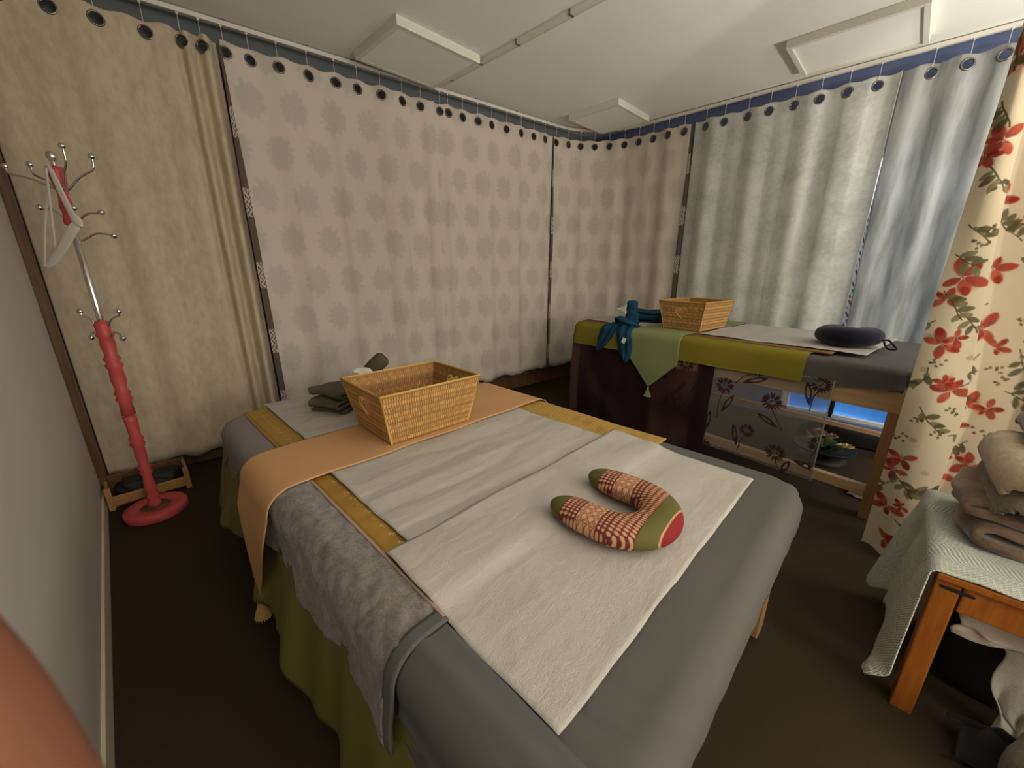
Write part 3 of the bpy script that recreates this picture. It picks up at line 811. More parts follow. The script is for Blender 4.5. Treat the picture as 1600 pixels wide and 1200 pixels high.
# couch papers
def paper_obj(x0, x1, y0, y1, z, label, seed, folds_x=(), folds_y=(), curl=.0, mw=None, amp=.0028, floor_y=None):
    SX, SY = rectgrid(x0, x1, y0, y1, .011)
    e = np.minimum(np.minimum(SX - x0, x1 - SX), np.minimum(SY - y0, y1 - SY))
    Z = z + np.abs(amp * wn(SX * .6, SY * 1.6, seed, 14)) + .0008 * np.abs(wn(SX, SY, seed + 3, 45))
    if floor_y is not None: Z = Z - .0130 * sstep(floor_y, floor_y - .06, SY)
    for fx in folds_x: Z += .0016 * np.exp(-((SX - fx - .003 * wn(SY, SY, seed, 9)) / .012) ** 2)
    for fy in folds_y: Z += .0020 * np.exp(-((SY - fy - .003 * wn(SX, SX, seed, 9)) / .012) ** 2)
    Z += curl * sstep(.05, 0, e) * (.5 + .5 * np.sin(SX * 13 + SY * 11 + seed))
    ex = .0016 * wn(SY, SX, seed + 7, 25); ey = .0016 * wn(SX, SY, seed + 9, 25)
    k = sstep(.02, 0, e)
    P = np.stack([SX + ex * k, SY + ey * k, Z], -1)
    return tag(sheet('paper_sheet', P, M['paper'], thick=.0006, mw=mw), label, 'paper sheet', 'white couch papers')
paper_obj(.42, 1.28, 1.40, 2.125, .6128, 'white paper sheet at the head of the near bed under the olive towel', 1, (.75,), (1.74,))
paper_obj(.385, 1.255, .62, 1.42, .6135, 'white paper sheet in the middle of the near bed in front of the peach runner', 2, (.62, .92), (.95, .80), .004)
paper_obj(.325, 1.325, .225, .735, .6200, 'large white paper sheet under the patterned neck pillow', 3, (.70, 1.02), (.50,), .003, floor_y=.56)

# peach runner with tassel
W0, W1 = 1.197, 1.522
nu, nv = 130, 30
Lf = np.linspace(-.190, 1.47, nu)                      # flat coordinate across the bed
U_, Q_ = np.meshgrid(Lf, np.linspace(0, 1, nv), indexing='ij')
tip = sstep(.16, -.255, U_) * 0 + np.clip((.10 - U_) / (.10 + .190), 0, 1)
y0 = W0 + (1.372 - W0) * tip + .004 * np.sin(U_ * 20); y1 = W1 + (1.378 - W1) * tip + .10 * sstep(.8, 1.4, U_)
SY = y0 + (y1 - y0) * Q_
P, D = bm1(U_, SY, .030, None, .004 * np.sin(SY * 22) + .012, .08)
P[..., 2] = np.where(D <= 0, P[..., 2] - .007, P[..., 2] - .007 * sstep(.08, 0, D))
P[..., 2] += .001 * wn(U_, SY, 5, 20) * (D < .02)
run = tag(sheet('table_runner', P, M['peach'], thick=.003), 'peach cloth runner laid across the near bed under the wicker basket', 'runner')
tp = P[0].mean(axis=0)
def tassel(parent, tp, L, mat, mw=None):
    head = lathe_me('tassel_head', [(.001, 0), (.006, -.004), (.009, -.012), (.007, -.02), (.010, -.026), (.004, -.028)], 12)
    put('tassel_head', head, mat, parent, tuple(tp))
    A_, Q2 = np.meshgrid(np.linspace(0, 2 * PI, 73)[:-1], np.linspace(0, 1, 8), indexing='ij')
    R_ = (.006 + .019 * Q2 ** .8) * (1 + .16 * np.sin(A_ * 18) * Q2); Zz = -.022 - (L - .022) * Q2 * (1 + .05 * np.sin(A_ * 18 + 1))
    V_ = np.stack([R_ * np.cos(A_), R_ * np.sin(A_), Zz], -1)
    put('tassel_fringe', mk('tassel_fringe', V_.reshape(-1, 3), gfaces(72, 8, True, False)), mat, parent, tuple(tp))
tassel(run, tp, .085, M['tassel'])

# ------------------------------------------------------------------ wicker basket (built once, used twice)
def basket_body(ax, ay, tx, ty, h, heart=True):
    """ax, ay half size at the base, tx, ty at the rim"""
    V, F, Cc = [], [], []
    def wall(c0, c1, hole):
        b0, b1 = np.array([c0[0] * ax, c0[1] * ay, 0]), np.array([c1[0] * ax, c1[1] * ay, 0])
        t0, t1 = np.array([c0[0] * tx, c0[1] * ty, h]), np.array([c1[0] * tx, c1[1] * ty, h])
        L = np.linalg.norm(t1 - t0); nu = int(L / .0032); nv = int(h / .0030)
        U, Q = np.meshgrid(np.linspace(0, 1, nu), np.linspace(0, 1, nv), indexing='ij')
        Pb = b0 + (b1 - b0) * U[..., None]; Pt = t0 + (t1 - t0) * U[..., None]; P = Pb + (Pt - Pb) * Q[..., None]
        out = np.cross(b1 - b0, t0 - b0); out /= np.linalg.norm(out)
        xs, zs = (U - .5) * L, Q * h
        rowp = .0215; row = np.floor(zs / rowp)
        ph = 2 * PI * xs / .0105 + PI * .5 * (row % 2)
        strand = np.clip(np.abs(np.sin(PI * zs / rowp)) * 1.6, 0, 1)
        wv = .0022 * np.sin(ph) * strand + .0014 * strand
        P = P + out * wv[..., None]
        shade = sstep(-.6, .9, np.sin(ph)) * strand
        band = .5 + .5 * np.sin(zs * 2 * PI / .052 + .5)
        col = np.array([0.30, 0.15, 0.045]) * (1 - shade[..., None]) + np.array([0.70, 0.42, 0.155]) * shade[..., None]
        col = col * (.86 + .22 * band[..., None])
        keep = np.ones((nu - 1, nv - 1), bool)
        if hole:
            hx, hz = xs / .056, (zs - h * .60) / .052
            ins = (hx ** 2 + hz ** 2 - .55) ** 3 - hx ** 2 * (hz + .0) ** 3 * 1.1 < 0
            keep = ~(ins[:-1, :-1] & ins[1:, 1:])
        n = len(V)
        V.extend(P.reshape(-1, 3)); Cc.extend(col.reshape(-1, 3))
        F.extend([tuple(n + i for i in q) for q in gfaces(nu, nv, keep=keep)])
        return out, P, L
    wall((-1, -1), (1, -1), False); wall((1, -1), (1, 1), heart); wall((1, 1), (-1, 1), False); wall((-1, 1), (-1, -1), heart)
    return mk('woven_body', V, F, True, None, np.array(Cc))
def heart_pts(h):
    pts = []
    for k in range(40):
        a = 2 * PI * k / 40
        x = 16 * math.sin(a) ** 3; y = 13 * math.cos(a) - 5 * math.cos(2 * a) - 2 * math.cos(3 * a) - math.cos(4 * a)
        pts.append((x * .0029, y * .0027))
    return pts
bk = dict(ax=.175, ay=.138, tx=.218, ty=.172, h=.20)
body_me = basket_body(**bk)
base_me = box_me('base', -.174, .174, -.137, .137, .001, .008, .001)
rim_loop = []
for (sx, sy) in ((-1, -1), (1, -1), (1, 1), (-1, 1), (-1, -1)): rim_loop.append((sx * .218, sy * .172, .20))
rl = []
for a_, b_ in zip(rim_loop[:-1], rim_loop[1:]):
    for q in np.linspace(0, 1, 9)[:-1]: rl.append(np.array(a_) * (1 - q) + np.array(b_) * q)
rl.append(np.array(rim_loop[-1]))
rim_me = tube_me('rim', rl, .0048, 8, upv=(0, 0, 1))
cor_me = {}
def heart_me(sgn):
    pts = []
    for (x, y) in heart_pts(.2) + heart_pts(.2)[:1]:
        z = .122 + y; xx = .175 + (.218 - .175) * z / .20
        pts.append((sgn * (xx + .001), -x * sgn, z))
    return tube_me('heart_handle', pts, .0036, 8, upv=(1, 0, 0))
hm = {s: heart_me(s) for s in (-1, 1)}
edge_me = {}
for (sx, sy) in ((-1, -1), (1, -1), (1, 1), (-1, 1)):
    edge_me[(sx, sy)] = tube_me('corner_cane', [(sx * .175, sy * .138, .002), (sx * .218, sy * .172, .20)], .0045, 8)
def basket(label, mw):
    t = thing('wicker_basket', label, 'basket', group='wicker baskets', parent_mw=mw)
    b = put('woven_body', body_me, M['basket'], t)
    if not b.modifiers:
        m = b.modifiers.new('thickness', 'SOLIDIFY'); m.thickness = .004; m.offset = -1
    put('base', base_me, M['wicker'], t); put('rim', rim_me, M['wicker'], t)
    for s in (-1, 1): put('heart_handle', hm[s], M['wicker'], t)
    for k in edge_me: put('corner_cane', edge_me[k], M['wicker'], t)
    return t
basket('rectangular wicker basket on the peach runner of the near bed', Matrix.Translation((.800, 1.372, .6265)) @ Matrix.Rotation(-.03, 4, 'Z'))

# ------------------------------------------------------------------ towels and tissues
def folded_towel(name, label, cat, mat, size, layers, seed, mw, group=None, ang=None):
    """serpentine fold: a thick ribbon folded back on itself, extruded along its width"""
    L, Wd, H = size; th = H / layers; pts = []
    for k in range(layers):
        z = th * (k + .5); xs = np.linspace(-L / 2, L / 2, 14)
        if k % 2: xs = xs[::-1]
        sh = .06 * L * math.sin(seed + k * 2.1)
        pts += [(x * (1 - .05 * k) + sh, z + .10 * th * math.sin(x * 40 + seed + k)) for x in xs]
        if k < layers - 1:
            s = 1 if k % 2 == 0 else -1; e = pts[-1]
            pts += [(e[0] + s * th * .45 * math.sin(a), z + th * .5 - th * .5 * math.cos(a)) for a in (PI * .3, PI * .5, PI * .7)]
    pts = np.array(pts); nw = 22; V = np.zeros((len(pts), nw, 3))
    for j, w in enumerate(np.linspace(-Wd / 2, Wd / 2, nw)):
        V[:, j, 0] = pts[:, 0] + .010 * math.sin(w * 25 + seed); V[:, j, 1] = w * (1 + .08 * np.sin(pts[:, 1] * 60 + seed)); V[:, j, 2] = pts[:, 1] + .008 * np.sin(w * 30 + pts[:, 0] * 20 + seed) * (pts[:, 1] / H)
    V[..., 2] = np.maximum(V[..., 2], th * .42)
    o = sheet(name, V, mat, thick=th * .72, mw=mw)
    m = o.modifiers.new('soft', 'SUBSURF'); m.levels = m.render_levels = 1
    return tag(o, label, cat, group)

def blob(name, label, cat, mat, size, seed, mw, amp=.12, freq=9, flat=.25, parent=None, power=.6, sub=4):
    bm = bmesh.new(); bmesh.ops.create_icosphere(bm, subdivisions=sub, radius=1.0)
    co = np.array([v.co[:] for v in bm.verts])
    q = np.sign(co) * np.abs(co) ** power; q /= np.abs(q).max()
    d = 1 + amp * wn(co[:, 0] + co[:, 2] * .7, co[:, 1] - co[:, 2] * .5, seed, freq, 9) / 1.4
    q = q * d[:, None]
    q[:, 2] = np.where(q[:, 2] < -flat, -flat + (q[:, 2] + flat) * .12, q[:, 2])
    zmin = q[:, 2].min()
    for v, c in zip(bm.verts, q): v.co = Vector((c[0] * size[0], c[1] * size[1], (c[2] - zmin) * size[2]))
    me = bpy.data.meshes.new(name); bm.to_mesh(me); bm.free()
    me.polygons.foreach_set('use_smooth', [True] * len(me.polygons))
    o = put(name, me, mat, parent, mw=mw)
    return tag(o, label, cat) if parent is None else o

TR = Matrix.Translation
RZ = lambda a: Matrix.Rotation(a, 4, 'Z')
folded_towel('folded_towel', 'olive terry towel folded in a crumpled pile left of the near basket', 'towel', M['green_towel'], (.17, .17, .115), 5, 1.3, TR((.655, 1.80, .618)) @ RZ(.5))
# rolled olive cloth leaning up behind the basket
pts = smoothpath([(.88, 2.07, .655), (.93, 2.055, .695), (.985, 2.03, .745), (1.02, 2.015, .775)], 24)
me = tube_me('rolled_cloth', pts, np.interp(np.linspace(0, 1, 24), [0, .15, .6, .9, 1], [.028, .040, .052, .050, .030]), 18, .85)
tag(put('rolled_cloth', me, M['olive_cloth']), 'dark olive rolled cloth leaning up behind the near basket', 'cloth')
blob('tissue', 'crumpled white tissue beside the rolled olive cloth behind the near basket', 'tissue', M['tissue'], (.055, .045, .078), 3, TR((.865, 1.985, .617)), .22, 7, .35)

# ------------------------------------------------------------------ U-shaped neck pillow
def neck_pillow_mesh(name, w, L, rx_, rz_, paintf=None, nu=230, nv=80):
    # centre line: open towards +y
    gap = w / 2; arc_n = 60
    cl = [(-gap, y) for y in np.linspace(L, gap, 60)[:-1]]
    cl += [(-gap * math.cos(a), gap - gap * math.sin(a)) for a in np.linspace(0, PI, arc_n)]
    cl += [(gap, y) for y in np.linspace(gap, L, 60)[1:]]
    cl = np.array(cl); s = np.concatenate([[0], np.cumsum(np.linalg.norm(np.diff(cl, axis=0), axis=1))]); s /= s[-1]
    q = np.linspace(0, 1, nu); c = np.stack([np.interp(q, s, cl[:, 0]), np.interp(q, s, cl[:, 1])], -1)
    c[:, 0] += .012 * np.sin(q * PI) * 0
    t = np.gradient(c, axis=0); t /= np.linalg.norm(t, axis=1)[:, None]; n = np.stack([t[:, 1], -t[:, 0]], -1)
    e = np.minimum(q, 1 - q); k = np.sqrt(np.clip(1 - (1 - np.clip(e / .16, 0, 1)) ** 2, 0.0004, 1))
    mid = 1 + .10 * np.exp(-((q - .5) / .16) ** 2)
    V = np.zeros((nu, nv, 3))
    for j in range(nv):
        a = 2 * PI * j / nv; ca, sa = math.cos(a), math.sin(a)
        ca2, sa2 = math.copysign(abs(ca) ** .9, ca), math.copysign(abs(sa) ** .9, sa)
        r = rx_ * k * mid
        V[:, j, :2] = c + n * (r * ca2)[:, None]; V[:, j, 2] = rz_ + rz_ * (k ** .8) * mid * sa2 * (1.0 if sa > 0 else .9)
    V[..., 2] -= V[..., 2].min()
    col = paintf(V) if paintf else None
    return mk(name, V.reshape(-1, 3), gfaces(nu, nv, False, True), True, None, None if col is None else col.reshape(-1, 3))

def ikat(V):
    x, y, z = V[..., 0], V[..., 1], V[..., 2]
    C = np.zeros(V.shape) + np.array([0.115, 0.105, 0.032])
    MAR, BEI, GRN = (0.135, 0.030, 0.026), (0.62, 0.335, 0.19), (0.115, 0.11, 0.03)
    yy = y - .10 * 0
    def dash(y0, y1, per, mcol=MAR):
        m = ((y > y0) & (y < y1)).astype(float); pnt(C, m, mcol)
        cy = (y0 + y1) / 2; h = (y1 - y0) / 2
        ph = np.abs(((x + .0 * y) / per) % 1 - .5) * 2
        pnt(C, m * sstep(.82, .58, (1 - ph) * 1.05 + ((y - cy) / h) ** 2 * .6), BEI)
    def band(y0, y1, c): pnt(C, ((y > y0) & (y < y1)).astype(float), c)
    band(.006, .235, MAR)
    for a_, b_ in ((.010, .026), (.028, .044), (.046, .062), (.064, .078)): dash(a_, b_, .0098)
    dash(.083, .091, .0098); dash(.096, .104, .0098)
    y0, y1 = .109, .172
    m = ((y > y0) & (y < y1)).astype(float); pnt(C, m, BEI)
    p = .021
    a = np.abs(((x / p) % 1) - .5) + np.abs(((y - y0) / p % 1) - .5)
    pnt(C, m * (sstep(.10, .05, np.abs(a - .5)) + sstep(.09, .045, np.abs(a - .24))), MAR, .85)
    dash(.176, .184, .0098); dash(.188, .196, .0098)
    for a_, b_ in ((.199, .211), (.213, .225)): dash(a_, b_, .0098)
    band(.227, 1, GRN); band(-1, .008, GRN)
    band(-.040, -.036, (0.50, 0.30, 0.15)); pnt(C, ((y <= -.040)).astype(float), (0.22, 0.018, 0.020))
    return C
me = neck_pillow_mesh('neck_pillow', .222, .285, .056, .038, ikat, 520, 150)
tag(put('neck_pillow', me, M['pillow'], mw=TR((.838, .322, .614)) @ RZ(.055) @ Matrix.Scale(.88, 4)), 'U-shaped neck pillow in green, red and woven ikat bands', 'neck pillow')

# ------------------------------------------------------------------ far bed (local frame: x inward from the near face, y along it)
A2 = math.atan2(-.28, 2.15)
MW2 = TR((2.54, .20, 0)) @ RZ(A2)
t = thing('massage_bed', 'pine framed massage bed against the far curtains', 'bed', parent_mw=MW2)
Y0, Y1, XW = -.32, 1.82, 1.05
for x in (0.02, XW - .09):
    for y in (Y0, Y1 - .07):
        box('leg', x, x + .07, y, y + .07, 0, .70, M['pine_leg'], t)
box('top_rail', .016, .05, Y0 + .0, Y1, .585, .70, M['pine'], t)
box('top_rail', XW - .06, XW - .02, Y0, Y1, .585, .70, M['pine'], t)
box('low_rail', .03, .07, Y0 + .07, Y1 - .07, .120, .175, M['pine'], t)
box('low_rail', XW - .09, XW - .05, Y0 + .07, Y1 - .07, .155, .185, M['pine'], t)
for y in (Y0 + .02, Y1 - .06): box('end_rail', .06, XW - .06, y, y + .04, .585, .70, M['pine'], t)
box('bed_board', .016, XW - .03, Y0 + .01, Y1 - .01, .70, .715, M['pine'], t, bev=.002)
put('mattress', box_me('mattress', .014, XW - .014, Y0 + .005, Y1 - .005, .715, .796, .03, 4), M['grey_sheet'], t)
bm2 = drapemap(XW / 2, (Y0 + Y1) / 2, XW / 2, (Y1 - Y0) / 2, .035, .05, .80)
hd = .035 * PI / 2
# grey sheet
SX, SY = rectgrid(-.155, XW + .15, Y0 - .155, Y1 + .06, .012)
P, D = bm2(SX, SY, .0, hd + .085 + .015 * np.sin(SY * 9 + 1.0), .005 * np.sin(SY * 21), .05)
P[..., 2] += np.where(D <= 0, .0018 * wn(SX, SY, 14, 20), 0)
tag(sheet('fitted_sheet', P, M['grey_sheet'], mw=MW2), 'grey sheet hanging over the right end of the far bed', 'sheet')
# lime cover
SX, SY = rectgrid(-.19, XW + .05, .105, Y1 + .19, .0125)
lim = hd + .10 + .028 * np.clip((SY - .2) / 1.6, 0, 1)
P, D = bm2(SX, SY, .014, lim, .003 * np.sin(SY * 14) + .006, .04)
tag(sheet('felt_cover', P, M['lime'], mw=MW2), 'lime green felt cover hanging over the front edge of the far bed', 'bed cover')
# brown mat
SX, SY = rectgrid(.085, .985, .03, 1.79, .03)
tag(sheet('brown_mat', np.stack([SX, SY, .8145 + 0 * SX + .001 * wn(SX, SY, 3, 12)], -1), M['brown_mat'], thick=.006, mw=MW2), 'brown mat under the papers on the far bed', 'mat')
# papers
paper_obj(.155, .95, -.10, .80, .8195, 'white paper sheet under the navy pillow on the far bed', 11, (.5,), (.2, .5), .004, mw=MW2)
paper_obj(.15, .93, 1.09, 1.80, .8195, 'white paper sheet under the blue towels on the far bed', 12, (.5,), (1.4,), .004, mw=MW2)
# sage runner with point and tassel
nu, nv = 120, 30
U_, Q_ = np.meshgrid(np.linspace(-.36, XW + .10, nu), np.linspace(0, 1, nv), indexing='ij')
tip = np.clip((-.165 - U_) / (.36 - .165), 0, 1)
y0 = .815 + (1.008 - .815) * tip; y1 = 1.215 + (1.012 - 1.215) * tip
SY = y0 + (y1 - y0) * Q_
P, D = bm2(U_, SY, .0235, None, .003 * np.sin(SY * 20), .03)
run2 = tag(sheet('table_runner', P, M['sage_runner'], thick=.003, mw=MW2), 'sage green pointed runner with a tassel across the far bed', 'runner')
tassel(run2, P[0].mean(axis=0), .075, M['sage_runner'])
basket('wicker basket with a heart cut-out on the sage runner of the far bed', MW2 @ TR((.385, .945, .8265)))
# plum cloth
nu, nv = 200, 110
U_, Z_ = np.meshgrid(np.linspace(.565, 1.80, nu), np.linspace(.70, .02, nv), indexing='ij')
Zb = Z_ + (1 - (Z_ - .02) / .68) * (.06 * np.clip((.9 - U_) / .35, 0, 1))
Xx = -.006 - (.008 * np.sin(U_ * 11) + .004 * np.sin(U_ * 33)) * sstep(.64, .4, Z_) - .010 * sstep(.64, .3, Z_)
C = np.zeros((nu, nv, 3)) + np.array([0.024, 0.010, 0.014])
pnt(C, sstep(.66, .70, U_) * sstep(1.02, .98, U_) * (.55 + .25 * np.clip(wn(U_, Z_, 5, 14), -1, 1)), (0.085, 0.042, 0.038))
pnt(C, sstep(.67, .70, U_) * sstep(.90, .86, U_) * sstep(.58, .61, Z_), (0.26, 0.145, 0.085), .8)
pnt(C, sstep(1.70, 1.73, U_), (0.11, .055, .045), .7)
pnt(C, .55 * sstep(.3, 1.2, wn(U_, Z_, 8, 11)) * sstep(1.15, 1.25, U_), (0.06, .042, .045))
rnd = random.Random(9)
def aster(C, U, V, x, y, r, col, n=16, alpha=1.0):
    for k in range(n):
        a = 2 * PI * k / n + rnd.uniform(-.1, .1)
        pnt(C, m_leaf(U, V, x + .35 * r * math.cos(a), y + .35 * r * .8 * math.sin(a), a, .68 * r, .11 * r, .3), col, alpha)
    for k in range(10):
        pnt(C, m_ell(U, V, x + rnd.uniform(-.28, .28) * r, y + rnd.uniform(-.2, .2) * r, .07 * r, .05 * r, 0), col, alpha)
aster(C, U_, Z_, .76, .64, .06, (.03, .010, .014)); aster(C, U_, Z_, .80, .40, .05, (.03, .012, .016)); aster(C, U_, Z_, .72, .30, .07, (.03, .012, .016))
for (x, y, a) in ((.74, .52, -1), (.70, .44, 2), (.78, .25, 1.3), (.88, .50, .6), (.9, .3, 2)): pnt(C, m_leaf(U_, Z_, x, y, a, .1, .014), (.03, .012, .016))
tag(sheet('plum_cloth', np.stack([Xx, U_, Zb], -1), M['plum'], thick=.002, col=C, mw=MW2), 'dark plum cloth hanging from the front of the far bed', 'cloth')
# flowered voile
nu, nv = 260, 230
U_, Z_ = np.meshgrid(np.linspace(-.035, .572, nu), np.linspace(.70, .125, nv), indexing='ij')
Xx = -.008 - .005 * np.sin(U_ * 14) * sstep(.66, .4, Z_) - .006 * sstep(.64, .3, Z_)
C = np.zeros((nu, nv, 4)) + np.array([0.30, 0.28, 0.235, .40])
F3 = np.zeros((nu, nv, 3))
PUR = (0.085, 0.030, 0.055); DPL = (0.050, 0.018, 0.024)
fl = [(.495, .55, .056), (.226, .516, .056), (.326, .302, .044), (.156, .222, .055), (.02, .665, .05), (.323, .69, .05), (.566, .12, .05), (.64, .4, .05), (-.03, .34, .05)]
lf = [(.461, .44), (.231, .40), (.39, .254), (.095, .156), (.066, .607), (.331, .619), (.56, .3), (.0, .2), (.0, .2)]
stm = [(.509, .334), (.148, .362), (.362, .15), (.113, .107), (.043, .514), (.437, .579), (.59, .02), (.6, .3), (-.01, .2)]
for i, (x, y, r) in enumerate(fl):
    aster(F3, U_, Z_, x, y, r, (1, 0, 0), 18)
    mid = ((x + stm[i][0]) / 2 + .01, (y + stm[i][1]) / 2)
    pnt(F3, m_line(U_, Z_, [(x, y - .5 * r), mid, stm[i]], .0028), (1, 0, 0))
    a = math.atan2(lf[i][1] - stm[i][1], lf[i][0] - stm[i][0])
    L = min(.14, math.hypot(lf[i][1] - stm[i][1], lf[i][0] - stm[i][0]) + .04)
    x0, y0 = lf[i][0] - .5 * L * math.cos(a), lf[i][1] - .5 * L * math.sin(a)
    m = m_leaf(U_, Z_, x0, y0, a, L, .017) - .85 * m_leaf(U_, Z_, x0 + .3 * L * math.cos(a), y0 + .3 * L * math.sin(a), a, .5 * L, .008)
    pnt(F3, m, (1, 0, 0))
fm = np.clip(F3[..., 0], 0, 1)
C[..., :3] = C[..., :3] * (1 - fm[..., None]) + np.array(DPL) * fm[..., None]
C[..., 3] = np.maximum(C[..., 3], fm * .95)
edge = sstep(.010, .004, np.minimum(U_ + .035, .20)); C[..., 3] = np.maximum(C[..., 3], edge * .9)
C[..., :3] = C[..., :3] * (1 - edge[..., None]) + np.array((.42, .37, .31)) * edge[..., None]
tag(sheet('voile_cloth', np.stack([Xx, U_, Z_], -1), M['voile'], col=C, mw=MW2), 'sheer voile cloth with plum asters hanging from the far bed', 'cloth')

# blue towels -------------------------------------------------------
tb = thing('hand_towel', 'teal blue towel twisted upright with two tails over the bed edge', 'towel', parent_mw=MW2)
pts = smoothpath([(.16, 1.33, .822), (.16, 1.335, .88), (.165, 1.345, .95), (.17, 1.35, 1.012)], 26)
put('upright_roll', tube_me('upright_roll', pts, np.interp(np.linspace(0, 1, 26), [0, .3, .8, .95, 1], [.055, .050, .042, .034, .015]), 22), M['blue_towel'], tb)
for v_ in tb.children[0].data.vertices: v_.co += v_.normal * .003 * (math.sin(v_.co.z * 120 + math.atan2(v_.co.y - 1.34, v_.co.x - .165) * 2) + math.sin(v_.co.z * 60 + 2))
def strip(name, pts, w, flat, parent, mat, upv=(1, 0, 0), lump=0.0, n=30, seg=16):
    P_ = smoothpath(pts, n)
    me_ = tube_me(name, P_, np.interp(np.linspace(0, 1, n), np.linspace(0, 1, len(w)), w), seg, flat, upv=upv)
    if lump:
        for v_ in me_.vertices:
            c_ = v_.co; k_ = lump * (math.sin(c_.x * 70 + c_.z * 45) + math.sin(c_.y * 85 - c_.z * 60 + 1) + .6 * math.sin(c_.x * 150 + c_.y * 130))
            v_.co = c_ + v_.normal * k_
    return put(name, me_, mat, parent)
def tail(p0, p1, w, off0, seed):
    nl, nw = 56, 26
    q, r_ = np.meshgrid(np.linspace(0, 1, nl), np.linspace(-1, 1, nw), indexing='ij')
    d_ = np.array(p1) - np.array(p0); d_ = d_ / np.linalg.norm(d_); pe = np.array([-d_[1], d_[0]])
    wid_ = w * (.45 + .55 * sstep(0, .3, q)) * np.sqrt(np.clip(1 - sstep(.55, 1.02, q) ** 1.5, .01, 1))
    cx_ = p0[0] + (p1[0] - p0[0]) * q + pe[0] * r_ * wid_; cy_ = p0[1] + (p1[1] - p0[1]) * q + pe[1] * r_ * wid_
    off_ = off0 + .022 * np.sqrt(np.clip(1 - r_ ** 2, 0, 1)) + .010 * np.sin(r_ * 7 + seed + q * 2) * (1 - r_ ** 2) + .003 * wn(cx_, cy_, seed, 90)
    P_, D_ = bm2(cx_, cy_, off_, None, 0.0, .05)
    return sheet('towel_tail', P_, M['blue_towel'], tb, thick=.006)
tail((.19, 1.34), (-.165, 1.50), .062, .016, 1)
tail((.17, 1.32), (-.215, 1.215), .068, .018, 2)
strip('towel_loop', [(.12, 1.44, .835), (.05, 1.37, .875), (.01, 1.28, .868), (.06, 1.19, .836)], [.02, .036, .034, .014], .55, tb, M['blue_towel'], (0, 0, 1), .0022, 40, 24)
tg = box('care_tag', -.002, .002, -.015, .015, -.02, .02, M['tissue'], tb, bev=.0005)
tg.location = (-.062, 1.235, .735); tg.rotation_euler = (0.35, .1, 0)
folded_towel('hand_towel', 'teal blue towel spread flat behind the far basket corner', 'towel', M['blue_towel'], (.32, .26, .085), 4, 2.1, MW2 @ TR((.50, 1.42, .823)) @ RZ(.4))
blob('tissue', 'crumpled cream tissue left of the upright blue towel', 'tissue', M['tissue'], (.07, .07, .085), 8, MW2 @ TR((.34, 1.52, .824)), .2, 7, .3)
# navy pillow
me = neck_pillow_mesh('pillow_body', .16, .20, .075, .052, None, 90, 28)
tp_ = thing('neck_pillow', 'navy blue plush neck pillow with a cord loop on the far bed', 'neck pillow', parent_mw=MW2 @ TR((.36, .05, .826)) @ RZ(PI / 2 * -1 + .0))
put('pillow_body', me, M['navy'], tp_)
lp = smoothpath([(.155, .06, .045), (.18, .055, .05), (.205, .045, .03), (.225, .02, .012), (.20, .00, .010), (.18, .025, .02), (.165, .05, .04)], 40)
put('cord_loop', tube_me('cord_loop', lp, .005, 8), M['navy'], tp_)

# plate with flowers below the far bed
pl = thing('flower_bowl', 'dark glass bowl of faded flowers on the floor under the far bed', 'flower bowl', (3.20, .19, 0.001))
put('stand', lathe_me('stand', [(0.0, .0), (.13, .0), (.14, .01), (.10, .03), (.05, .045), (.0, .05)], 28), M['dark'], pl)
put('bowl', lathe_me('bowl', [(0.0, .048), (.08, .052), (.15, .075), (.175, .10), (.170, .102), (.14, .082), (.07, .062), (0, .060)], 32), M['dark_glass'], pl)
rnd = random.Random(3)
for k in range(26):
    a = rnd.uniform(0, 2 * PI); r0 = rnd.uniform(.02, .09); L = rnd.uniform(.06, .12)
    p0 = np.array([r0 * math.cos(a), r0 * math.sin(a), .075]); d_ = np.array([math.cos(a) * .7, math.sin(a) * .7, rnd.uniform(.5, 1.3)]); d_ /= np.linalg.norm(d_)
    sd = np.cross(d_, (0, 0, 1)); sd /= np.linalg.norm(sd); w_ = rnd.uniform(.012, .022)
    v_ = [p0, p0 + d_ * L * .5 + sd * w_, p0 + d_ * L + np.array([0, 0, -.01]), p0 + d_ * L * .5 - sd * w_, p0 + d_ * L * .5 + np.array([0, 0, .006])]
    put('leaf', mk('leaf', v_, [(0, 1, 4), (1, 2, 4), (2, 3, 4), (3, 0, 4)]), M['leaf'], pl)
def blossom(parent, loc, r, mat):
    v_, f_ = [], []
    for ring_, (n_, tilt, L) in enumerate(((7, .35, 1.0), (6, .8, .8), (4, 1.2, .55))):
        for k in range(n_):
            a = 2 * PI * (k + .4 * ring_) / n_; d_ = np.array([math.cos(a) * math.cos(tilt), math.sin(a) * math.cos(tilt), math.sin(tilt)]); sd = np.array([-math.sin(a), math.cos(a), 0])
            i = len(v_); v_ += [np.zeros(3), d_ * r * L * .6 + sd * r * .32, d_ * r * L, d_ * r * L * .6 - sd * r * .32]; f_.append((i, i + 1, i + 2, i + 3))
    return put('blossom', mk('blossom', v_, f_), mat, parent, loc)
for (x, y, z, r, m_) in ((-.03, .0, .16, .05, 'petal_pink'), (.03, .04, .17, .05, 'petal_pink'), (-.06, .06, .14, .045, 'petal_pink'), (.0, -.12, .12, .045, 'petal_yellow'), (-.04, -.09, .13, .04, 'petal_yellow'), (.05, -.03, .15, .045, 'petal_pink')):
    blossom(pl, (x, y, z), r, M[m_])
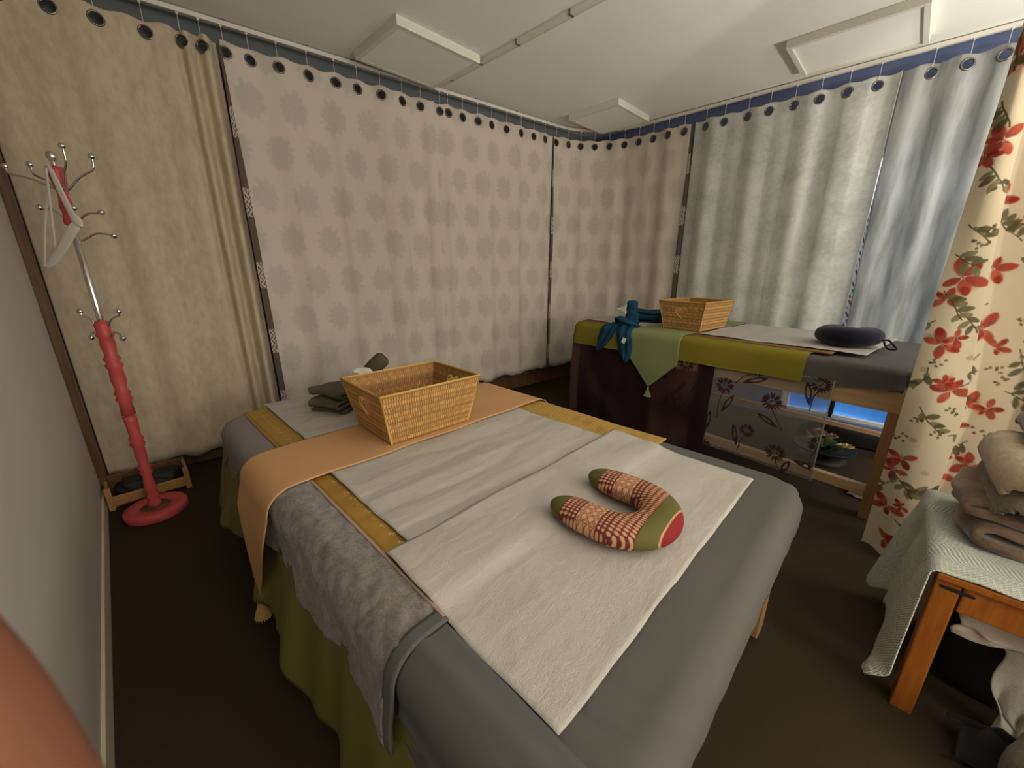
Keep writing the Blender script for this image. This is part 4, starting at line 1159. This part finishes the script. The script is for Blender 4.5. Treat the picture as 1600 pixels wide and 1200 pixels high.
# things on the floor behind and in front of the far bed
blob('floor_bag', 'dark grey bag slumped behind the far bed below the blue glimpse', 'bag', M['dark_cloth'], (.08, .26, .085), 5, TR((3.68, .12, .002)), .12, 4, .5)
blob('tissue', 'small scrap of white tissue on the floor by the far bed leg', 'tissue', M['tissue'], (.05, .07, .035), 6, TR((2.80, -.06, .002)), .2, 7, .3)

# ------------------------------------------------------------------ coat stand
cs = thing('coat_stand', 'pink turned wooden coat stand with chrome hooks by the left wall', 'coat stand', (-.054, 2.616, 0))
put('base_disc', lathe_me('base_disc', [(0, .0), (.122, .0), (.130, .006), (.131, .038), (.126, .046), (.066, .047), (.062, .036), (0, .036)], 48), M['pink'], cs)
put('socket_ring', lathe_me('socket_ring', [(.020, .036), (.062, .036), (.061, .043), (.024, .045)], 32), M['dark_wood'], cs)
prof = [(.019, .036), (.026, .05), (.028, .07), (.022, .09), (.027, .11), (.022, .13), (.026, .15), (.023, .19), (.021, .22), (.026, .24), (.022, .255), (.027, .27), (.021, .29), (.024, .34), (.023, .38),
        (.028, .40), (.024, .415), (.028, .43), (.023, .45), (.025, .52), (.026, .548), (.018, .551), (.018, .556), (.026, .559), (.024, .62), (.029, .64), (.024, .655), (.029, .67), (.023, .69), (.027, .74), (.025, .79), (.030, .81), (.024, .825), (.029, .84), (.023, .86),
        (.027, .91), (.025, .94), (.030, .955), (.025, .97), (.027, 1.0), (.022, 1.02), (.0, 1.022)]
prof = [(max(0, .0245 + (r_ - .0245) * 1.7) if .015 < r_ else r_, z_) for r_, z_ in prof]
put('lower_post', lathe_me('lower_post', prof, 24), M['pink'], cs)
put('tube', lathe_me('tube', [(0, 1.015), (.011, 1.016), (.0125, 1.03), (.0125, 1.43), (0, 1.432)], 20), M['chrome'], cs)
put('upper_post', lathe_me('upper_post', [(.012, 1.425), (.022, 1.432), (.024, 1.45), (.018, 1.47), (.023, 1.50), (.019, 1.53), (.016, 1.55), (.024, 1.60), (.028, 1.64), (.026, 1.655), (.010, 1.658), (0, 1.659)], 24), M['pink'], cs)
put('finial', lathe_me('finial', [(.006, 1.655), (.010, 1.662), (.008, 1.672), (.014, 1.682), (.018, 1.695), (.014, 1.708), (0, 1.714)], 20), M['chrome'], cs)
kn = lathe_me('knob', [(.003, -.012), (.010, -.008), (.013, -.003), (.011, .004), (.006, .010), (0, .012)], 16)
def arm(pts, k=1.0):
    P_ = smoothpath(pts, 26)
    a_ = put('hook_arm', tube_me('hook_arm', P_, .0045 * k, 10), M['chrome'], cs)
    d_ = Vector(P_[-1] - P_[-3]).normalized()
    put('knob', kn, M['chrome'], a_, mw=TR(tuple(P_[-1])) @ d_.to_track_quat('Z', 'Y').to_matrix().to_4x4())
cr_, cf_ = Vector((.70, -.71, 0)), Vector((.71, .70, 0))     # across the view, along the view
def arm_dir(ang, hz, out, up, drop=.0, k=1.0):
    d_ = cr_ * math.cos(ang) + cf_ * math.sin(ang)
    r0 = .011
    zz = lambda o_, u_: d_ * o_ + Vector((0, 0, hz + u_))
    pts = [zz(r0, -.035), zz(r0 + .012, -.030), zz(out * .55, up * .20), zz(out * .90, up * .48), zz(out * .985, up * .66), zz(out, up)]
    arm([tuple(q) for q in pts], k)
arm_dir(-.35, 1.60, .095, .125); arm_dir(.35, 1.60, .130, .105); arm_dir(PI - .10, 1.60, .235, .065); arm_dir(PI - .45, 1.60, .24, .09)
arm_dir(-.5, 1.475, .075, .020); arm_dir(.3, 1.475, .115, .012); arm_dir(PI + .1, 1.49, .105, .01)
arm_dir(.4, 1.40, .13, -.01)
arm_dir(-.1, 1.02, .105, .045); arm_dir(PI + .1, 1.02, .075, .045)
arm_dir(-.15, .975, .095, -.035); arm_dir(PI - .1, .975, .075, -.035)
# white belt hanging from an upper hook
bl = thing('fabric_belt', 'white fabric belt looped over an upper hook of the pink coat stand', 'belt', (-.054, 2.616, 0))
def vw(a, b, z): q = cr_ * a - cf_ * b; return (q.x, q.y, z)
strip('band', [vw(.035, .06, 1.655), vw(.05, .065, 1.62), vw(.068, .07, 1.55), vw(.085, .07, 1.47), vw(.098, .07, 1.435), vw(.10, .075, 1.415)], [.006, .011, .013, .014, .024, .020], .25, bl, M['belt'], tuple(cf_))
strip('band', [vw(.10, .075, 1.425), vw(.07, .08, 1.395), vw(.01, .08, 1.33), vw(-.05, .08, 1.275), vw(-.075, .08, 1.262)], [.018, .022, .020, .017, .010], .3, bl, M['belt'], tuple(cf_))
strip('strap', [vw(.037, .07, 1.64), vw(.02, .075, 1.53), vw(-.0, .08, 1.41), vw(-.03, .08, 1.27)], [.005, .006, .006, .005], .35, bl, M['belt'], tuple(cf_))
strip('strap', [vw(.035, .065, 1.64), vw(.005, .07, 1.53), vw(-.04, .075, 1.41), vw(-.085, .08, 1.26)], [.005, .006, .006, .005], .35, bl, M['belt'], tuple(cf_))

# wooden crate on the floor behind the coat stand
ct = thing('wooden_crate', 'low wooden crate with dark contents behind the coat stand base', 'crate', (-.06, 2.90, 0.001))
box('front_board', -.175, .175, -.10, -.085, .02, .075, M['crate_wood'], ct)
box('base_board', -.175, .175, -.085, .10, .005, .02, M['dark_wood'], ct)
box('back_board', -.175, .175, .085, .10, .02, .13, M['dark_wood'], ct)
for x in (-.175, .150): box('corner_post', x, x + .025, -.105, -.08, 0, .13, M['crate_wood'], ct)
for x in (-.175, .160): box('side_board', x, x + .015, -.08, .085, .02, .12, M['crate_wood'], ct)
blob('plastic_bag', 'shiny black bag inside the wooden crate', 'bag', M['dark'], (.13, .07, .06), 12, TR((-.06, 2.90, .022)), .2, 6, .5)

# ------------------------------------------------------------------ side table with crocheted cover
st = thing('side_table', 'orange varnished wooden side table at the right edge', 'table', (1.64, -.60, 0))
TX0, TX1, TY0, TY1, TZ = -.245, .275, -.55, .390, .485
for x in (TX0, TX1 - .046):
    for y in (TY0, TY1 - .046): box('leg', x, x + .046, y, y + .046, 0, TZ - .02, M['orange_wood'], st)
box('tabletop', TX0 - .01, TX1 + .01, TY0 - .01, TY1 + .002, TZ - .02, TZ, M['orange_wood'], st)
box('apron', TX0 + .001, TX0 + .03, TY0 + .05, TY1 - .05, TZ - .10, TZ - .02, M['orange_wood'], st)
box('apron', TX1 - .03, TX1 - .006, TY0 + .05, TY1 - .05, TZ - .10, TZ - .02, M['orange_wood'], st)
for y in (TY0 + .01, TY1 - .04): box('apron', TX0 + .05, TX1 - .05, y, y + .024, TZ - .10, TZ - .02, M['orange_wood'], st)
kn_ = blob('wood_knot', None, None, M['dark'], (.0011, .034, .0055), 2, TR((TX0 - .0006, TY1 - .040, TZ - .046)), .15, 3, .9, parent=st, sub=3)
kn_['label'] = 'dark knot in the apron'
# cover: top plus a long fall on the left side
nu, nv = 90, 120
U_, Q_ = np.meshgrid(np.linspace(0, 1, nu), np.linspace(0, 1, nv), indexing='ij')
X_ = 1.385 + .545 * U_                                   # world x
drop = .43 - .09 * sstep(.10, .32, U_) + .07 * sstep(.45, .85, U_) - .018 * np.sin(U_ * 21) * sstep(.3, .5, U_)
top_len = .95; tot = top_len + drop
s = Q_ * tot - drop                                       # <0 on the fall
r = .02
Y_ = np.where(s >= 0, -.213 - s, 0); Z_ = np.full(Y_.shape, .4915)
a = np.clip(-s / r, 0, PI / 2); hang = np.maximum(-s - r * PI / 2, 0)
Y_ = np.where(s < 0, -.213 + r * np.sin(a) + hang * (.015 + .11 * sstep(.08, .35, U_) + .05 * np.sin(U_ * 9)) + .012 * np.sin(U_ * 16) * np.minimum(hang / .1, 1) + .10 * sstep(.36, .44, hang) * np.exp(-(U_ / .10) ** 2), Y_)
Z_ = np.where(s < 0, .4915 - r * (1 - np.cos(a)) - hang * .985, Z_)
X_ = X_ - hang * .05 * np.exp(-(U_ / .12) ** 2) * sstep(.25, .45, hang)
Z_ += .002 * wn(X_, Y_, 2, 40)
uvs = np.stack([U_ * .545, Q_ * tot], -1)
tag(sheet('crochet_cover', np.stack([X_, Y_, Z_], -1), M['mint'], thick=.004, uv=uvs), 'mint green crocheted cover over the orange side table', 'table cover')
# plush pile on the table
def cushion(name, label, cat, mat, size, seed, mw, power=.45, amp=.05, freq=4):
    return blob(name, label, cat, mat, size, seed, mw, amp, freq, .9, power=power)
folded_towel('folded_blanket', 'dark brown patterned blanket at the bottom of the plush pile on the table', 'blanket', M['camo'], (.34, .30, .075), 2, .4, TR((1.73, -.455, .494)) @ RZ(1.62))
folded_towel('folded_blanket', 'tan brown patterned blanket second from the bottom of the plush pile', 'blanket', M['camo2'], (.35, .30, .070), 2, 1.9, TR((1.73, -.450, .572)) @ RZ(1.54))
def throw(label, cx, cy, hx, hy, r, top, over, mat, seed, amp):
    mp = drapemap(cx, cy, hx, hy, r, .05, top)
    SX, SY = rectgrid(cx - hx - over, cx + hx + over, cy - hy - over, cy + hy + over, .0085)
    P, D = mp(SX, SY, .0, r * PI / 2 + over * .55 + .012 * np.sin(SX * 30 + seed) + .012 * np.sin(SY * 27), .010 * np.sin(SX * 38) + .012 * np.sin(SY * 31 + seed), .02)
    nn = amp * wn(SX, SY, seed, 22) + .0022 * wn(SX, SY, seed + 1, 210, 14)
    P[..., 2] += nn; P[..., 0] += nn * .6; P[..., 1] += nn * .6
    return tag(sheet('fleece_throw', P, mat, thick=.012), label, 'throw')
throw('taupe shaggy throw under the cream fleece in the table pile', 1.73, -.445, .185, .165, .045, .690, .05, M['grey_fleece'], 4, .005)
throw('cream fleece throw bulging out of the pile on the table', 1.73, -.440, .200, .180, .060, .770, .03, M['cream_fleece'], 5, .008)
throw('taupe plush throw heaped on top of the pile on the table', 1.77, -.470, .175, .165, .090, .880, .02, M['grey_fleece'], 9, .010)
# under the table
nu, nv = 60, 60
U_, Q_ = np.meshgrid(np.linspace(0, 1, nu), np.linspace(0, 1, nv), indexing='ij')
def crumple(name, label, cat, mat, c, w, h, seed, tilt, amp, skew=0.0):
    X_ = c[0] + amp * wn(U_ * 1.0, Q_ * 1.0, seed, 7) - tilt * (1 - Q_) + .4 * amp * wn(U_, Q_, seed + 1, 17)
    Y_ = c[1] - w * U_ * (1 - .25 * (1 - Q_)) - skew * (1 - Q_) + .015 * wn(U_, Q_, seed + 4, 9)
    Z_ = c[2] + h * Q_ + .02 * wn(U_, Q_, seed + 2, 6)
    return tag(sheet(name, np.stack([X_, Y_, Z_], -1), mat, thick=.003), label, cat)
crumple('crumpled_cloth', 'white crumpled cloth stuffed under the side table', 'cloth', M['white_cloth'], (1.48, -.285, .27), .34, .15, 3, .02, .016)
crumple('knit_cloth', 'grey knitted cloth hanging down below the white crumpled cloth', 'cloth', M['grey_knit'], (1.50, -.375, .02), .16, .26, 8, .03, .010, .02)
crumple('dark_plastic', 'dark plastic bag with a pale edge lying on the floor by the table', 'bag', M['dark_cloth'], (1.42, -.33, .012), .22, .07, 12, .10, .012)
blob('under_table_shade', 'black mass added as the shadow under the side table', 'bundle', M['dark'], (.17, .30, .17), 21, TR((1.74, -.58, .002)), .04, 3, .9, power=.35)  # added black mass stands in for the shade below the tabletop
blob('plush_slipper', 'taupe plush bundle on the floor at the lower right corner', 'bundle', M['grey_fleece'], (.10, .09, .12), 22, TR((1.30, -.50, .002)), .12, 5, .5)
pts = smoothpath([(1.24, -.405, .005), (1.235, -.415, .06), (1.24, -.425, .12), (1.25, -.44, .20), (1.27, -.47, .26), (1.30, -.52, .22)], 40)
tag(put('white_cord', tube_me('white_cord', pts, .005, 10), M['tissue']), 'white cord curving over the taupe bundle at the lower right', 'cord')

# ------------------------------------------------------------------ the photographer's hand at the lens
def cp(x, y, z): return CAM_LOC + c_right * x + c_up * y + c_fwd * z
def skinned(name, chains, mat, parent=None, sub=2):
    V, E_, R = [], [], []
    for base, pts in chains:
        prev = base
        for p_, r_ in pts:
            V.append(p_); R.append(r_)
            if prev is not None: E_.append((prev, len(V) - 1))
            prev = len(V) - 1
    me = bpy.data.meshes.new(name); me.from_pydata([tuple(cp(*p_)) for p_ in V], E_, [])
    o = put(name, me, mat, parent)
    m = o.modifiers.new('skin', 'SKIN')
    for i, r_ in enumerate(R):
        me.skin_vertices[0].data[i].radius = (r_, r_)
    me.skin_vertices[0].data[0].use_root = True
    m.use_smooth_shade = True
    s_ = o.modifiers.new('sub', 'SUBSURF'); s_.levels = s_.render_levels = sub
    return o
hand_chains = [
    (None, [((.02, -.150, -.050), .024), ((.015, -.125, -.020), .026), ((.012, -.112, .004), .024)]),
    (2, [((-.018, -.098, .014), .0125), ((-.030, -.075, .030), .0105), ((-.0490, -.0530, .038), .0100), ((-.0615, -.0370, .040), .0100), ((-.0740, -.0215, .0400), .0090), ((-.0790, -.0160, .0395), .0060)]),
    (2, [((.010, -.108, .030), .0115), ((-.006, -.100, .055), .0095), ((-.030, -.098, .060), .0085), ((-.044, -.097, .055), .0065)]),
    (2, [((.028, -.112, .032), .0110), ((.016, -.112, .058), .0090), ((-.010, -.114, .064), .0080), ((-.024, -.115, .058), .0062)]),
    (2, [((.042, -.118, .024), .0100), ((.036, -.122, .048), .0080), ((.018, -.126, .054), .0070), ((.008, -.128, .050), .0055)]),
    (1, [((-.020, -.110, -.022), .0130), ((-.038, -.090, -.024), .0105), ((-.046, -.070, -.022), .0080)]),
    (0, [((.030, -.20, -.11), .026), ((.05, -.30, -.22), .032)])]
hd_ = skinned('person_hand', hand_chains, M['skin'])
tag(hd_, 'blurred fingertip of the photographer at the lower left corner', 'hand')
